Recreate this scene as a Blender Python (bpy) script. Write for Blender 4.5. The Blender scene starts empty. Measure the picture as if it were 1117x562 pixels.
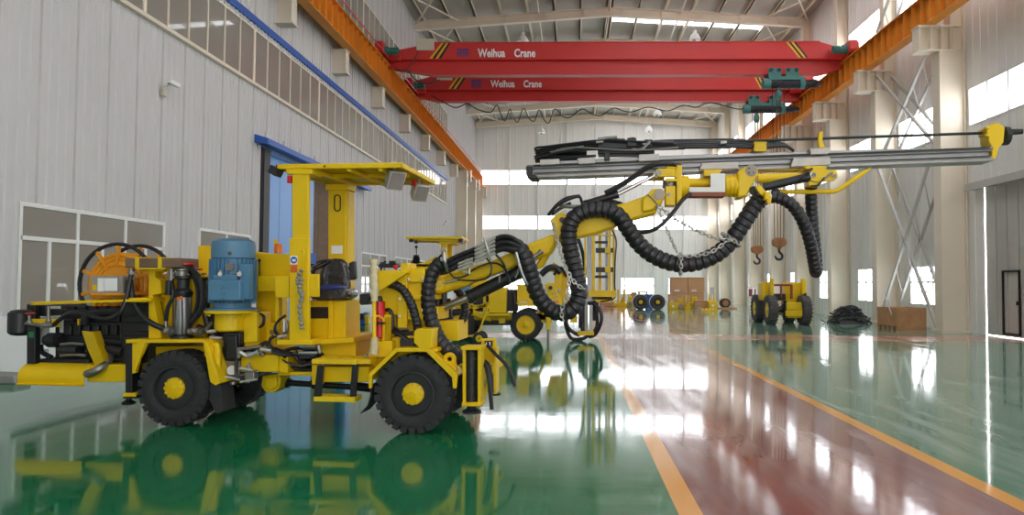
import bpy, bmesh, math, random
from mathutils import Vector, Matrix
random.seed(7)
C = bpy.context.scene.collection
sc = bpy.context.scene
PI = math.pi
# ------------------------------------------------------------------ camera
FPX, W, H = 770.0, 1117.0, 562.0
CAMZ = 1.6
yaw, pit, rol = math.radians(2.2), math.radians(2.0), 0.006
FW = Vector((-math.sin(yaw)*math.cos(pit), math.cos(yaw)*math.cos(pit), math.sin(pit)))
r0 = Vector((math.cos(yaw), math.sin(yaw), 0)); u0 = r0.cross(FW)
RT = r0*math.cos(rol) + u0*math.sin(rol); UP = u0*math.cos(rol) - r0*math.sin(rol)
CAM = Vector((0, 0, CAMZ))
ax = Vector((0, 1, 0))
CX = 624.0 - FPX*ax.dot(RT)/ax.dot(FW)
CY = 308.5 + FPX*ax.dot(UP)/ax.dot(FW)
def ray(px, py): return FW + RT*((px-CX)/FPX) - UP*((py-CY)/FPX)
def G(px, py):                       # the floor point seen at a photo position
    d = ray(px, py); k = -CAMZ/d.z; return CAM + d*k
def onX(px, py, X):                  # the point of the plane x = X
    d = ray(px, py); return CAM + d*(X/d.x)
def onY(px, py, Y):
    d = ray(px, py); return CAM + d*(Y/d.y)
cd = bpy.data.cameras.new('camera'); co = bpy.data.objects.new('camera', cd); C.objects.link(co)
SKYLIGHT, EXPOSURE = 8.7, 0.0
cd.sensor_fit = 'HORIZONTAL'; cd.sensor_width = 36; cd.lens = FPX/W*36
cd.shift_x = -(CX-W/2)/W; cd.shift_y = (CY-H/2)/W; cd.clip_end = 300
co.matrix_world = Matrix(((RT.x, UP.x, -FW.x, 0), (RT.y, UP.y, -FW.y, 0), (RT.z, UP.z, -FW.z, CAMZ), (0, 0, 0, 1)))
sc.camera = co

# ------------------------------------------------------------------ materials
def srgb(r, g, b):
    f = lambda c: (c/255/12.92) if c/255 <= .04045 else ((c/255+.055)/1.055)**2.4
    return (f(r), f(g), f(b), 1)
def mat(name, col, rough=.5, metal=0.0, var=0.0, vscale=4.0, bump=0.0, bscale=40.0, spec=.5, coat=0.0, emit=0.0):
    m = bpy.data.materials.new(name); m.use_nodes = True
    nt = m.node_tree; b = nt.nodes['Principled BSDF']
    b.inputs['Base Color'].default_value = col; b.inputs['Roughness'].default_value = rough
    b.inputs['Metallic'].default_value = metal; b.inputs['Specular IOR Level'].default_value = spec
    b.inputs['Coat Weight'].default_value = coat; b.inputs['Coat Roughness'].default_value = .08
    if emit:
        b.inputs['Emission Color'].default_value = col; b.inputs['Emission Strength'].default_value = emit
    if var or bump:
        tc = nt.nodes.new('ShaderNodeTexCoord'); n = nt.nodes.new('ShaderNodeTexNoise')
        n.inputs['Scale'].default_value = vscale; n.inputs['Detail'].default_value = 6
        nt.links.new(tc.outputs['Object'], n.inputs['Vector'])
        if var:
            rp = nt.nodes.new('ShaderNodeValToRGB')
            rp.color_ramp.elements[0].position = .3; rp.color_ramp.elements[1].position = .75
            rp.color_ramp.elements[0].color = tuple(c*(1-var) for c in col[:3])+(1,)
            rp.color_ramp.elements[1].color = tuple(min(1, c*(1+var*.5)) for c in col[:3])+(1,)
            nt.links.new(n.outputs['Fac'], rp.inputs['Fac']); nt.links.new(rp.outputs['Color'], b.inputs['Base Color'])
        if bump:
            n2 = nt.nodes.new('ShaderNodeTexNoise'); n2.inputs['Scale'].default_value = bscale
            nt.links.new(tc.outputs['Object'], n2.inputs['Vector'])
            bp = nt.nodes.new('ShaderNodeBump'); bp.inputs['Strength'].default_value = bump; bp.inputs['Distance'].default_value = .02
            nt.links.new(n2.outputs['Fac'], bp.inputs['Height']); nt.links.new(bp.outputs['Normal'], b.inputs['Normal'])
    return m
M = {}
M['yellow'] = mat('yellow_paint', srgb(234, 195, 14), .42, var=.07, vscale=3, spec=.35)
M['orange'] = mat('orange_paint', srgb(226, 150, 22), .5, var=.12)
M['rubber'] = mat('tyre_rubber', srgb(44, 44, 46), .7, var=.3, vscale=9, bump=.3)
M['hose'] = mat('hose_rubber', srgb(32, 32, 36), .42, var=.2, vscale=8)
M['black'] = mat('black_paint', srgb(30, 31, 34), .45, var=.3, vscale=6)
M['chain'] = mat('galvanised_chain', srgb(196, 194, 188), .4, .5, var=.2, vscale=20)
M['bronze'] = mat('bronze_nut', srgb(190, 158, 70), .4, .3)
M['rimp'] = mat('rim_paint', srgb(44, 44, 47), .3)
M['capm'] = mat('machined_cap', srgb(172, 160, 148), .5, .35, var=.1)
M['dark'] = mat('dark_iron', srgb(48, 48, 52), .5, .3, var=.3, vscale=10)
M['chrome'] = mat('chrome', srgb(190, 190, 192), .28, 1)
M['barrel'] = mat('brushed_steel', srgb(165, 165, 165), .38, .9, var=.1)
M['steel'] = mat('zinc_steel', srgb(150, 147, 142), .45, .8, var=.2)
M['alu'] = mat('aluminium_rail', srgb(150, 149, 148), .42, .7, var=.12, vscale=2)
M['plate'] = mat('pale_plate', srgb(188, 184, 180), .5, .2, var=.12, vscale=6)
M['bluem'] = mat('blue_motor_paint', srgb(84, 132, 165), .45, var=.12, vscale=5)
M['blued'] = mat('blue_door_paint', srgb(104, 158, 224), .4, var=.06, vscale=.6)
M['blues'] = mat('strong_blue_paint', srgb(40, 92, 178), .45)
M['wood'] = mat('brown_timber', srgb(122, 98, 78), .8, var=.25, vscale=7)
M['crate'] = mat('crate_wood', srgb(190, 140, 100), .8, var=.2, vscale=3)
M['carton'] = mat('carton_brown', srgb(205, 160, 122), .85, var=.08, vscale=2)
M['white'] = mat('white_paint', srgb(232, 232, 230), .5)
M['paper'] = mat('paper', srgb(236, 236, 238), .8)
M['red'] = mat('crane_red', srgb(205, 52, 50), .42, var=.06, vscale=.7)
M['redx'] = mat('bright_red', srgb(200, 26, 34), .35)
M['teal'] = mat('hoist_teal', srgb(62, 120, 116), .5, var=.12)
M['rail'] = mat('runway_orange', srgb(222, 140, 40), .5, var=.14, vscale=1.2)
M['cream'] = mat('cream_steel', srgb(228, 216, 198), .5, var=.06, vscale=.5)
M['lattice'] = mat('grey_steel', srgb(196, 194, 190), .5, var=.12, vscale=1)
M['rope'] = mat('grey_rope', srgb(150, 148, 135), .9, var=.3, vscale=30)
M['wrap'] = mat('plastic_wrap', srgb(214, 200, 160), .3, var=.15, vscale=20)
M['rust'] = mat('rusty_orange_paint', srgb(168, 112, 70), .6, var=.25, vscale=10)
M['redbrown'] = mat('red_brown_bar', srgb(140, 74, 50), .6)
M['green'] = mat('green_plate', srgb(40, 120, 70), .5)
M['amber'] = mat('amber_lens', srgb(235, 120, 30), .25)
M['seat'] = mat('film_covered_black_vinyl', srgb(66, 66, 70), .14, var=.4, vscale=18, bump=1.0, bscale=16, coat=.6)
M['bluec'] = mat('blue_cushion', srgb(45, 62, 125), .4, var=.3, vscale=12, bump=.4, bscale=25)
M['grey'] = mat('grey_box', srgb(158, 152, 142), .6, var=.1)
M['concrete'] = mat('concrete', srgb(150, 148, 145), .85, var=.15)
M['glassy'] = mat('lamp_glass', srgb(190, 195, 200), .08, .3)
M['lens'] = mat('lamp_lens', srgb(165, 166, 166), .12, .4)

# ------------------------------------------------------------------ mesh builder
WHOLE = {'lettering', 'emblem', 'hazard_stripe', 'cap_bolt', 'socket_mark', 'book_symbol', 'rim', 'hub', 'wheel', 'link_bolt', 'paper_label', 'chain', 'mesh_strip', 'wheel_nuts', 'embossed_mark'}
class MB:
    def __init__(s): s.bm = bmesh.new()
    def prism(s, poly, dvec):
        bm = s.bm; a = [bm.verts.new(p) for p in poly]; b = [bm.verts.new(Vector(p)+Vector(dvec)) for p in poly]
        n = len(a)
        bm.faces.new(a); bm.faces.new(b[::-1])
        for i in range(n): bm.faces.new((a[i], b[i], b[(i+1) % n], a[(i+1) % n]))
        return s
    def loft(s, A, B):
        bm = s.bm; a = [bm.verts.new(p) for p in A]; b = [bm.verts.new(p) for p in B]; n = len(a)
        bm.faces.new(a); bm.faces.new(b[::-1])
        for i in range(n): bm.faces.new((a[i], b[i], b[(i+1) % n], a[(i+1) % n]))
        return s
    def box(s, c, d, rz=0.0, ry=0.0, rx=0.0):
        R = Matrix.Rotation(rz, 3, 'Z') @ Matrix.Rotation(ry, 3, 'Y') @ Matrix.Rotation(rx, 3, 'X')
        c = Vector(c); hx, hy, hz = d[0]/2, d[1]/2, d[2]/2
        P = [c + R @ Vector((x, y, z)) for z in (-hz, hz) for x, y in ((-hx, -hy), (hx, -hy), (hx, hy), (-hx, hy))]
        return s.loft(P[:4], P[4:])
    def span(s, a, b):
        a = Vector(a); b = Vector(b)
        return s.box((a+b)/2, [abs(b[i]-a[i]) for i in range(3)])
    def rings(s, rings, closed=False, caps=True):
        bm = s.bm; vs = [[bm.verts.new(p) for p in r] for r in rings]; n = len(vs[0]); m = len(vs)
        for i in range(m if closed else m-1):
            a, b = vs[i], vs[(i+1) % m]
            for j in range(n): bm.faces.new((a[j], a[(j+1) % n], b[(j+1) % n], b[j]))
        if caps and not closed:
            bm.faces.new(vs[0][::-1]); bm.faces.new(vs[-1])
        return s
    def lathe(s, prof, o, axis, seg=24, closed=False):     # prof: (distance along axis, radius)
        o = Vector(o); a = Vector(axis).normalized()
        u = a.orthogonal().normalized(); v = a.cross(u)
        R = [[o + a*h + (u*math.cos(2*PI*k/seg) + v*math.sin(2*PI*k/seg))*max(r, 1e-4) for k in range(seg)] for h, r in prof]
        return s.rings(R, closed=closed)
    def cyl(s, p0, p1, r, r1=None, seg=16):
        p0 = Vector(p0); p1 = Vector(p1); L = (p1-p0).length
        return s.lathe([(0, r), (L, r if r1 is None else r1)], p0, p1-p0, seg)
    def tube(s, pts, r, seg=8, closed=False, radf=None, cap=True):
        pts = [Vector(p) for p in pts]; n = len(pts); R = []; u = None
        for i, p in enumerate(pts):
            if closed: t = pts[(i+1) % n]-pts[i-1]
            else: t = pts[min(i+1, n-1)]-pts[max(i-1, 0)]
            t.normalize()
            if u is None: u = t.orthogonal().normalized()
            else:
                u = u - t*u.dot(t); u.normalize()
            v = t.cross(u); rr = r if radf is None else r*radf(i)
            R.append([p + (u*math.cos(2*PI*k/seg)+v*math.sin(2*PI*k/seg))*rr for k in range(seg)])
        return s.rings(R, closed=closed, caps=cap)
    def sphere(s, c, r, seg=14):
        if isinstance(r, (int, float)): r = (r, r, r)
        c = Vector(c); n = seg//2
        R = [[c + Vector((r[0]*math.sin(PI*i/n+1e-3*(i in (0,)))*math.cos(2*PI*k/seg), r[1]*math.sin(PI*i/n+1e-3*(i in (0,)))*math.sin(2*PI*k/seg), r[2]*math.cos(PI*i/n))) for k in range(seg)] for i in range(n+1)]
        return s.rings(R)
    def sheet(s, rows, th, nrm):              # grid of points given thickness along nrm
        bm = s.bm; nrm = Vector(nrm)*th
        A = [[bm.verts.new(p) for p in r] for r in rows]; B = [[bm.verts.new(Vector(p)+nrm) for p in r] for r in rows]
        m, n = len(A), len(A[0])
        for i in range(m-1):
            for j in range(n-1):
                bm.faces.new((A[i][j], A[i][j+1], A[i+1][j+1], A[i+1][j])); bm.faces.new((B[i][j], B[i+1][j], B[i+1][j+1], B[i][j+1]))
        for i in range(m-1):
            for j in (0, n-1): bm.faces.new((A[i][j], A[i+1][j], B[i+1][j], B[i][j]))
        for j in range(n-1):
            for i in (0, m-1): bm.faces.new((A[i][j], A[i][j+1], B[i][j+1], B[i][j]))
        return s
    def build(s, name, m, parent=None, bevel=0.0, smooth=True, loc=None):
        gs = s.groups() if parent is not None and 'kind' not in parent and name not in WHOLE else None
        if gs and 1 < len(gs) <= 24:
            first = None
            for g in gs:
                t = MB(); t.bm.free(); t.bm = s.bm.copy(); keep = set(g)
                t.bm.verts.ensure_lookup_table()
                bmesh.ops.delete(t.bm, geom=[v for v in t.bm.verts if v.index not in keep], context='VERTS')
                o = t.build_one(name, m, parent, bevel, smooth, loc); first = first or o
            s.bm.free(); return first
        return s.build_one(name, m, parent, bevel, smooth, loc)
    def groups(s):
        """vertex indices of the pieces that do not touch one another"""
        bm = s.bm; bm.verts.index_update(); bm.verts.ensure_lookup_table(); seen = set(); isl = []
        for v in bm.verts:
            if v.index in seen: continue
            st = [v]; seen.add(v.index); g = []
            while st:
                a = st.pop(); g.append(a.index)
                for e in a.link_edges:
                    b = e.other_vert(a)
                    if b.index not in seen: seen.add(b.index); st.append(b)
            isl.append(g)
        if len(isl) == 1 or len(isl) > 260: return None
        bb = []
        for g in isl:
            P = [bm.verts[i].co for i in g]; bb.append([[min(p[k] for p in P)-.006 for k in range(3)], [max(p[k] for p in P)+.006 for k in range(3)]])
        par = list(range(len(isl)))
        def find(i):
            while par[i] != i: i = par[i]
            return i
        for i in range(len(isl)):
            for j in range(i):
                if all(bb[i][0][k] <= bb[j][1][k] and bb[j][0][k] <= bb[i][1][k] for k in range(3)): par[find(i)] = find(j)
        out = {}
        for i, g in enumerate(isl): out.setdefault(find(i), []).extend(g)
        return list(out.values())
    def build_one(s, name, m, parent=None, bevel=0.0, smooth=True, loc=None):
        bm = s.bm
        bmesh.ops.recalc_face_normals(bm, faces=bm.faces[:])
        for f in bm.faces: f.smooth = smooth
        for e in bm.edges:
            if len(e.link_faces) == 2 and e.calc_face_angle(0) > .6: e.smooth = False
        me = bpy.data.meshes.new(name); bm.to_mesh(me); bm.free()
        me.materials.append(M[m] if isinstance(m, str) else m)
        o = bpy.data.objects.new(name, me); C.objects.link(o)
        if parent: o.parent = parent
        if loc is not None: o.location = loc
        if bevel:
            b = o.modifiers.new('bevel', 'BEVEL'); b.width = bevel; b.segments = 2; b.limit_method = 'ANGLE'; b.angle_limit = .7
        return o
def smoothpath(pts, n=8, closed=False):        # Catmull-Rom
    pts = [Vector(p) for p in pts]; N = len(pts); out = []
    for i in range(N if closed else N-1):
        if closed: a, b, c, d = pts[i-1], pts[i], pts[(i+1) % N], pts[(i+2) % N]
        else: a, b, c, d = pts[max(i-1, 0)], pts[i], pts[i+1], pts[min(i+2, N-1)]
        for k in range(n):
            t = k/n
            out.append(.5*((2*b)+(c-a)*t+(2*a-5*b+4*c-d)*t*t+(3*b-3*c+d-a)*t**3))
    if not closed: out.append(pts[-1])
    return out
def resample(pts, step):
    out = [pts[0].copy()]; acc = 0.0
    for i in range(len(pts)-1):
        a, b = pts[i], pts[i+1]; L = (b-a).length
        while acc+L >= step:
            k = (step-acc)/L; a = a.lerp(b, k); out.append(a.copy()); L = (b-a).length; acc = 0.0
        acc += L
    return out
def corr(mb, pts, r, pitch, seg=14):            # spiral-wrapped hose bundle
    p = resample(smoothpath(pts, 10), pitch/5)
    pat = (1, 1, .985, .94, .87)
    return mb.tube(p, r, seg, radf=lambda i: pat[i % 5])
def chain(mb, pts, L=.062, w=.017, r=.0065):
    p = resample(smoothpath(pts, 10), L*.72)
    for i in range(len(p)-1):
        a, b = p[i], p[i+1]; t = (b-a).normalized()
        side = t.orthogonal().normalized()
        side = Matrix.Rotation((PI/2)*(i % 2)+.5, 3, t) @ side
        c = (a+b)/2; l = L/2-w
        ring = [c + t*(l*(1 if math.cos(q) > 0 else -1) + w*math.cos(q)) + side*w*math.sin(q) for q in [2*PI*(k+.5)/10 for k in range(10)]]
        mb.tube(ring, r, 5, closed=True)
    return mb
# ------------------------------------------------------------------ objects
def tag(o, label=None, cat=None, group=None, kind=None):
    if label: o['label'] = label
    if cat: o['category'] = cat
    if group: o['group'] = group
    if kind: o['kind'] = kind
    return o
def thing(name, label, cat, loc=(0, 0, 0), rz=0.0, group=None):
    o = bpy.data.objects.new(name, None); C.objects.link(o); o.location = loc; o.rotation_euler = (0, 0, rz)
    o.empty_display_size = .2
    return tag(o, label, cat, group)
def struct(o): o['kind'] = 'structure'; return o
class Frame:                                     # a thing's own axes: s along it, t away from the photographer, z up
    def __init__(f, o, d=(1, 0, 0)):
        f.o = Vector((o[0], o[1], 0)); d = Vector((d[0], d[1], 0)).normalized()
        f.es = d; f.et = Vector((-d.y, d.x, 0)); f.rz = math.atan2(d.y, d.x)
    def q(f, px, py, t=0.0):
        d = ray(px, py); den = d.dot(f.et); k = (f.o + f.et*t - CAM).dot(f.et)/den
        p = CAM + d*k - f.o
        return Vector((p.dot(f.es), t, p.z))
    def slab(f, mb, poly, t0, t1):
        return mb.prism([f.q(x, y, t0) for x, y in poly], (0, t1-t0, 0))
    def path(f, pts): return [f.q(*p) for p in pts]
    def m(f, px, t=0.0): return (f.q(500+px, 300, t)-f.q(500, 300, t)).x      # metres for a pixel length
def R4(x0, y0, x1, y1): return [(x0, y0), (x1, y0), (x1, y1), (x0, y1)]
def part(fr, root, name, m, pieces, bevel=.006):
    mb = MB()
    for poly, t0, t1 in pieces: fr.slab(mb, poly if len(poly) != 4 or hasattr(poly[0], '__len__') else R4(*poly), t0, t1)
    return mb.build(name, m, root, bevel)
# ================================================================== the hall
XL, XR, YN, YB = -9.2, 13.35, -12.0, 66.0
ZE, ZR, XC = 16.75, 17.5, 2.05
BAY, YA = 5.1, 24.5
BAYS = [YA+BAY*k for k in range(-7, 9)]
# ---- floor material: painted zones
def floor_mat():
    m = bpy.data.materials.new('painted_epoxy_floor'); m.use_nodes = True; nt = m.node_tree; N = nt.nodes; L = nt.links
    b = N['Principled BSDF']; tc = N.new('ShaderNodeTexCoord'); sp = N.new('ShaderNodeSeparateXYZ'); L.new(tc.outputs['Object'], sp.inputs[0])
    def mth(op, a, bb):
        n = N.new('ShaderNodeMath'); n.operation = op
        for i, v in enumerate((a, bb)):
            if isinstance(v, (int, float)): n.inputs[i].default_value = v
            else: L.new(v, n.inputs[i])
        return n.outputs[0]
    X, Y = sp.outputs['X'], sp.outputs['Y']
    def band(v, a, c): return mth('MULTIPLY', mth('GREATER_THAN', v, a), mth('LESS_THAN', v, c))
    def mix(f, a, c):
        n = N.new('ShaderNodeMix'); n.data_type = 'RGBA'; L.new(f, n.inputs[0])
        for i, v in ((6, a), (7, c)):
            if isinstance(v, tuple): n.inputs[i].default_value = v
            else: L.new(v, n.inputs[i])
        return n.outputs[2]
    nz = N.new('ShaderNodeTexNoise'); nz.inputs['Scale'].default_value = .7; nz.inputs['Detail'].default_value = 8; nz.inputs['Roughness'].default_value = .65
    L.new(tc.outputs['Object'], nz.inputs['Vector'])
    mp = N.new('ShaderNodeMapping'); mp.inputs['Scale'].default_value = (1.6, .22, 1); mp.inputs['Rotation'].default_value = (0, 0, .9); L.new(tc.outputs['Object'], mp.inputs['Vector'])
    n2 = N.new('ShaderNodeTexNoise'); n2.inputs['Scale'].default_value = 2.2; n2.inputs['Detail'].default_value = 7; L.new(mp.outputs[0], n2.inputs['Vector'])
    XA0, XA1, XB0, XB1 = LINE_L-.085, LINE_L+.085, LINE_R-.085, LINE_R+.085
    col = mix(nz.outputs['Fac'], srgb(0, 98, 58), srgb(8, 124, 78))
    red = mix(nz.outputs['Fac'], srgb(122, 42, 44), srgb(140, 54, 56))
    col = mix(band(X, XA1, XB0), col, red)
    CY0, CY1 = 20.6, 22.1
    col = mix(mth('MULTIPLY', band(Y, CY0, CY1), mth('SUBTRACT', 1, band(X, XA1, XB0))), col, srgb(180, 64, 44))
    yel = mix(nz.outputs['Fac'], srgb(226, 150, 48), srgb(240, 172, 74))
    for a, c in ((XA0, XA1), (XB0, XB1)): col = mix(mth('MULTIPLY', band(X, a, c), mth('SUBTRACT', 1, band(Y, CY0, CY1))), col, yel)
    col = mix(mth('MULTIPLY', band(Y, CY0-.2, CY0), mth('SUBTRACT', 1, band(X, XA1, XB0))), col, yel)
    col = mix(mth('MULTIPLY', band(Y, CY1, CY1+.2), mth('SUBTRACT', 1, band(X, XA1, XB0))), col, yel)
    # streaky pale film over the paint, strongest right of the lane
    rp = N.new('ShaderNodeValToRGB'); rp.color_ramp.elements[0].position = .4; rp.color_ramp.elements[1].position = .8
    rp.color_ramp.elements[0].color = (.0, .0, .0, 1); rp.color_ramp.elements[1].color = (1, 1, 1, 1); L.new(n2.outputs['Fac'], rp.inputs[0])
    amt = mth('ADD', mth('MULTIPLY', band(X, XB1, 99), .38), .03)
    amt = mth('ADD', amt, mth('MULTIPLY', band(X, XA1, XB0), .2))
    film = mth('MULTIPLY', mth('ADD', rp.outputs[0], .55), amt)
    col = mix(film, col, srgb(190, 200, 196))
    L.new(col, b.inputs['Base Color'])
    rr = N.new('ShaderNodeMapRange'); rr.inputs['To Min'].default_value = .045; rr.inputs['To Max'].default_value = .15; rr.inputs['From Min'].default_value = .35; rr.inputs['From Max'].default_value = .8
    L.new(n2.outputs['Fac'], rr.inputs['Value']); L.new(mth('ADD', rr.outputs[0], mth('MULTIPLY', band(Y, CY0-.2, CY1+.2), .07)), b.inputs['Roughness'])
    b.inputs['Specular IOR Level'].default_value = .75
    n3 = N.new('ShaderNodeTexNoise'); n3.inputs['Scale'].default_value = 1.7; n3.inputs['Detail'].default_value = 4; L.new(tc.outputs['Object'], n3.inputs['Vector'])
    m4 = N.new('ShaderNodeMapping'); m4.inputs['Scale'].default_value = (1.2, 4.5, 1); L.new(tc.outputs['Object'], m4.inputs['Vector'])
    n4 = N.new('ShaderNodeTexNoise'); n4.inputs['Scale'].default_value = 1.6; n4.inputs['Detail'].default_value = 3; L.new(m4.outputs[0], n4.inputs['Vector'])
    bp = N.new('ShaderNodeBump'); bp.inputs['Strength'].default_value = .3; bp.inputs['Distance'].default_value = .004
    L.new(mth('ADD', mth('MULTIPLY', n3.outputs['Fac'], .6), mth('MULTIPLY', n4.outputs['Fac'], .35)), bp.inputs['Height']); L.new(bp.outputs[0], b.inputs['Normal'])
    return m
LINE_L = G(751, 560).x*.5 + G(657, 372).x*.5
LINE_R = G(1117, 546).x*.5 + G(760, 378).x*.5
struct(MB().span((XL-1.5, YN, -.3), (XR+1.5, YB, 0)).build('floor', floor_mat()))
# ---- wall sheets with openings (each wall one sheet, ribbed)
def sheet_wall(name, m, org, du, nrm, u0, u1, z0, z1, opens, pitch=.3, depth=.03, ztop=None, ribw=.09):
    us = sorted({u0, u1, *[v for o in opens for v in (o[0], o[1]) if u0 < v < u1]}); mb = MB(); bm = mb.bm
    for a, c in zip(us, us[1:]):
        mid = (a+c)/2; op = sorted([(max(z0, o[2]), min(z1, o[3])) for o in opens if o[0] <= mid <= o[1]])
        zs = []; cur = z0
        for p, q in op:
            if p > cur: zs.append((cur, p))
            cur = max(cur, q)
        if cur < z1: zs.append((cur, z1))
        pts = [(a, 0)]; k = math.floor(a/pitch)
        while k*pitch < c+pitch:
            for off, h in ((0, 0), (.02, depth), (.02+ribw, depth), (.04+ribw, 0)):
                v = k*pitch+off
                if a < v < c: pts.append((v, h))
            k += 1
        pts.append((c, 0)); pts.sort()
        for p, q in zs:
            lo = [bm.verts.new(Vector(org)+Vector(du)*v+Vector(nrm)*h+Vector((0, 0, p))) for v, h in pts]
            hi = [bm.verts.new(Vector(org)+Vector(du)*v+Vector(nrm)*h+Vector((0, 0, (ztop(v) if (ztop and q == z1) else q)))) for v, h in pts]
            for i in range(len(pts)-1): bm.faces.new((lo[i], lo[i+1], hi[i+1], hi[i]))
    return struct(mb.build(name, m, smooth=False))
def clad(name, col, period):
    m = mat(name, col, .5, var=.05, vscale=.35); nt = m.node_tree; N = nt.nodes; L = nt.links; b = N['Principled BSDF']
    src = b.inputs['Base Color'].links[0].from_socket
    tc = N.new('ShaderNodeTexCoord'); sp = N.new('ShaderNodeSeparateXYZ'); L.new(tc.outputs['Object'], sp.inputs[0])
    def mth(op, a, v, w=None):
        n = N.new('ShaderNodeMath'); n.operation = op; L.new(a, n.inputs[0])
        if isinstance(v, (int, float)): n.inputs[1].default_value = v
        else: L.new(v, n.inputs[1])
        return n.outputs[0]
    seam = mth('LESS_THAN', mth('FRACT', mth('DIVIDE', sp.outputs['Y'], period), 0), .022)
    nz = N.new('ShaderNodeTexNoise'); nz.inputs['Scale'].default_value = 1.3; nz.inputs['Detail'].default_value = 5; L.new(tc.outputs['Object'], nz.inputs['Vector'])
    f = mth('MULTIPLY', seam, mth('MULTIPLY', nz.outputs['Fac'], .55))
    mx = N.new('ShaderNodeMix'); mx.data_type = 'RGBA'; L.new(f, mx.inputs[0]); L.new(src, mx.inputs[6]); mx.inputs[7].default_value = srgb(110, 104, 98); L.new(mx.outputs[2], b.inputs['Base Color'])
    return m
M['sheetL'] = clad('grey_cladding_sheet', srgb(205, 202, 203), .9)
M['sheetR'] = mat('white_cladding_sheet', srgb(238, 237, 236), .5, var=.04, vscale=.3)
M['roof'] = mat('roof_sheet', srgb(178, 174, 168), .6, var=.06, vscale=.3)
M['plaster'] = mat('white_plaster', srgb(228, 230, 232), .7, var=.05, vscale=1)
def glass_mat(name, tint, clear, rough=.03):
    m = bpy.data.materials.new(name); m.use_nodes = True; nt = m.node_tree; N = nt.nodes; L = nt.links
    b = N['Principled BSDF']; b.inputs['Base Color'].default_value = tint; b.inputs['Roughness'].default_value = rough
    t = N.new('ShaderNodeBsdfTransparent'); t.inputs[0].default_value = (.95, .97, 1, 1); mx = N.new('ShaderNodeMixShader'); mx.inputs[0].default_value = clear
    L.new(b.outputs[0], mx.inputs[1]); L.new(t.outputs[0], mx.inputs[2]); L.new(mx.outputs[0], N['Material Output'].inputs[0]); return m
M['pane'] = glass_mat('window_glass', srgb(225, 232, 240), .85)
M['paneL'] = glass_mat('dim_bay_glass', srgb(142, 134, 126), .05, .03)  # near-opaque grey-brown stands in for the dim bay behind the glass
M['sky'] = glass_mat('skylight_sheet', srgb(240, 244, 248), .7, .3)
# openings
L_low = [(11.35, 15.55), (17.0, 19.8), (30.4, 34.6), (36.2, 40.4), (42, 46.2), (48, 52.2), (-2, 2.2), (4, 8.2)]
L_open = [(a, b, 1.0, 2.9) for a, b in L_low]
L_door = (20.9, 28.9, 0.0, 5.5)
LB = [YN+.6+5.2*i for i in range(13)]
L_open += [L_door] + [(LB[0], LB[-1], 7.3, 8.87), (LB[0], LB[-1], 12.2, 13.95)]
sheet_wall('wall_left', 'sheetL', (XL, 0, 0), (0, 1, 0), (1, 0, 0), YN, YB, 1.0, ZE+.1, L_open, .225, .032, ribw=.05)
# plastered base of the left wall with sills
mb = MB()
for a, b in ((YN, L_door[0]), (L_door[1], YB)): mb.span((XL-.25, a, 0), (XL+.06, b, 1.0))
struct(mb.build('baseboard_left', 'plaster', bevel=.01))
WN = [0]
def window(u0, u1, z0, z1, wallmap, mull, trans=None, sub=True, pane='pane', fw=.07, frame='white'):
    """frame and panes of one window; wallmap(u, depth, z) -> point"""
    WN[0] += 1; mb = MB(); pm = MB()
    def bar(a, b, c, d, t=.06): mb.span(wallmap(a, -.02, c), wallmap(b, -.02-t, d))
    bar(u0, u1, z0, z0+fw); bar(u0, u1, z1-fw, z1); bar(u0, u0+fw, z0+fw, z1-fw); bar(u1-fw, u1, z0+fw, z1-fw)
    n = max(1, round((u1-u0)/mull)); w = (u1-u0)/n
    for i in range(1, n): bar(u0+w*i-fw/2, u0+w*i+fw/2, z0+fw, z1-fw)
    if trans:
        for tz in (trans if isinstance(trans, (list, tuple)) else [trans]):
            for i in range(n): bar(u0+w*i+fw/2, u0+w*(i+1)-fw/2, tz-fw/2, tz+fw/2)
        if sub:
            for i in range(n):
                tz = trans if not isinstance(trans, (list, tuple)) else trans[0]
                bar(u0+w*(i+.5)-fw/2, u0+w*(i+.5)+fw/2, z0+fw, tz-fw/2)
    pm.span(wallmap(u0+fw/2, -.045, z0+fw/2), wallmap(u1-fw/2, -.052, z1-fw/2))
    o = struct(mb.build('window_%d' % WN[0], frame)); struct(pm.build('window_pane', pane, o)); return o
wl = lambda u, d, z: Vector((XL+.05+d, u, z))
wr = lambda u, d, z: Vector((XR-.05-d, u, z))
wb = lambda u, d, z: Vector((u, YB-.05-d, z))
wf = lambda u, d, z: Vector((u, YN+.05+d, z))
for a, b in L_low:
    o = window(a, b, 1.0, 2.9, wl, 1.4, 2.3, pane='paneL')
    s = MB().span((XL+.0, a-.1, .94), (XL+.16, b+.1, 1.0)).build('window_sill', 'concrete', o); struct(s)
for i in range(12):
    window(LB[i]+.01, LB[i+1]-.01, 7.3, 8.87, wl, .8, pane='paneL', fw=.045, frame='cream')
    window(LB[i]+.01, LB[i+1]-.01, 12.2, 13.95, wl, .8, pane='paneL', fw=.045, frame='cream')
struct(MB().span((XL, LB[0], 9.0), (XL+.09, LB[-1], 9.2)).build('trim_1', 'blues'))
struct(MB().span((XL, LB[0], 7.2), (XL+.12, LB[-1], 7.27)).build('trim_2', 'cream'))
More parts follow.
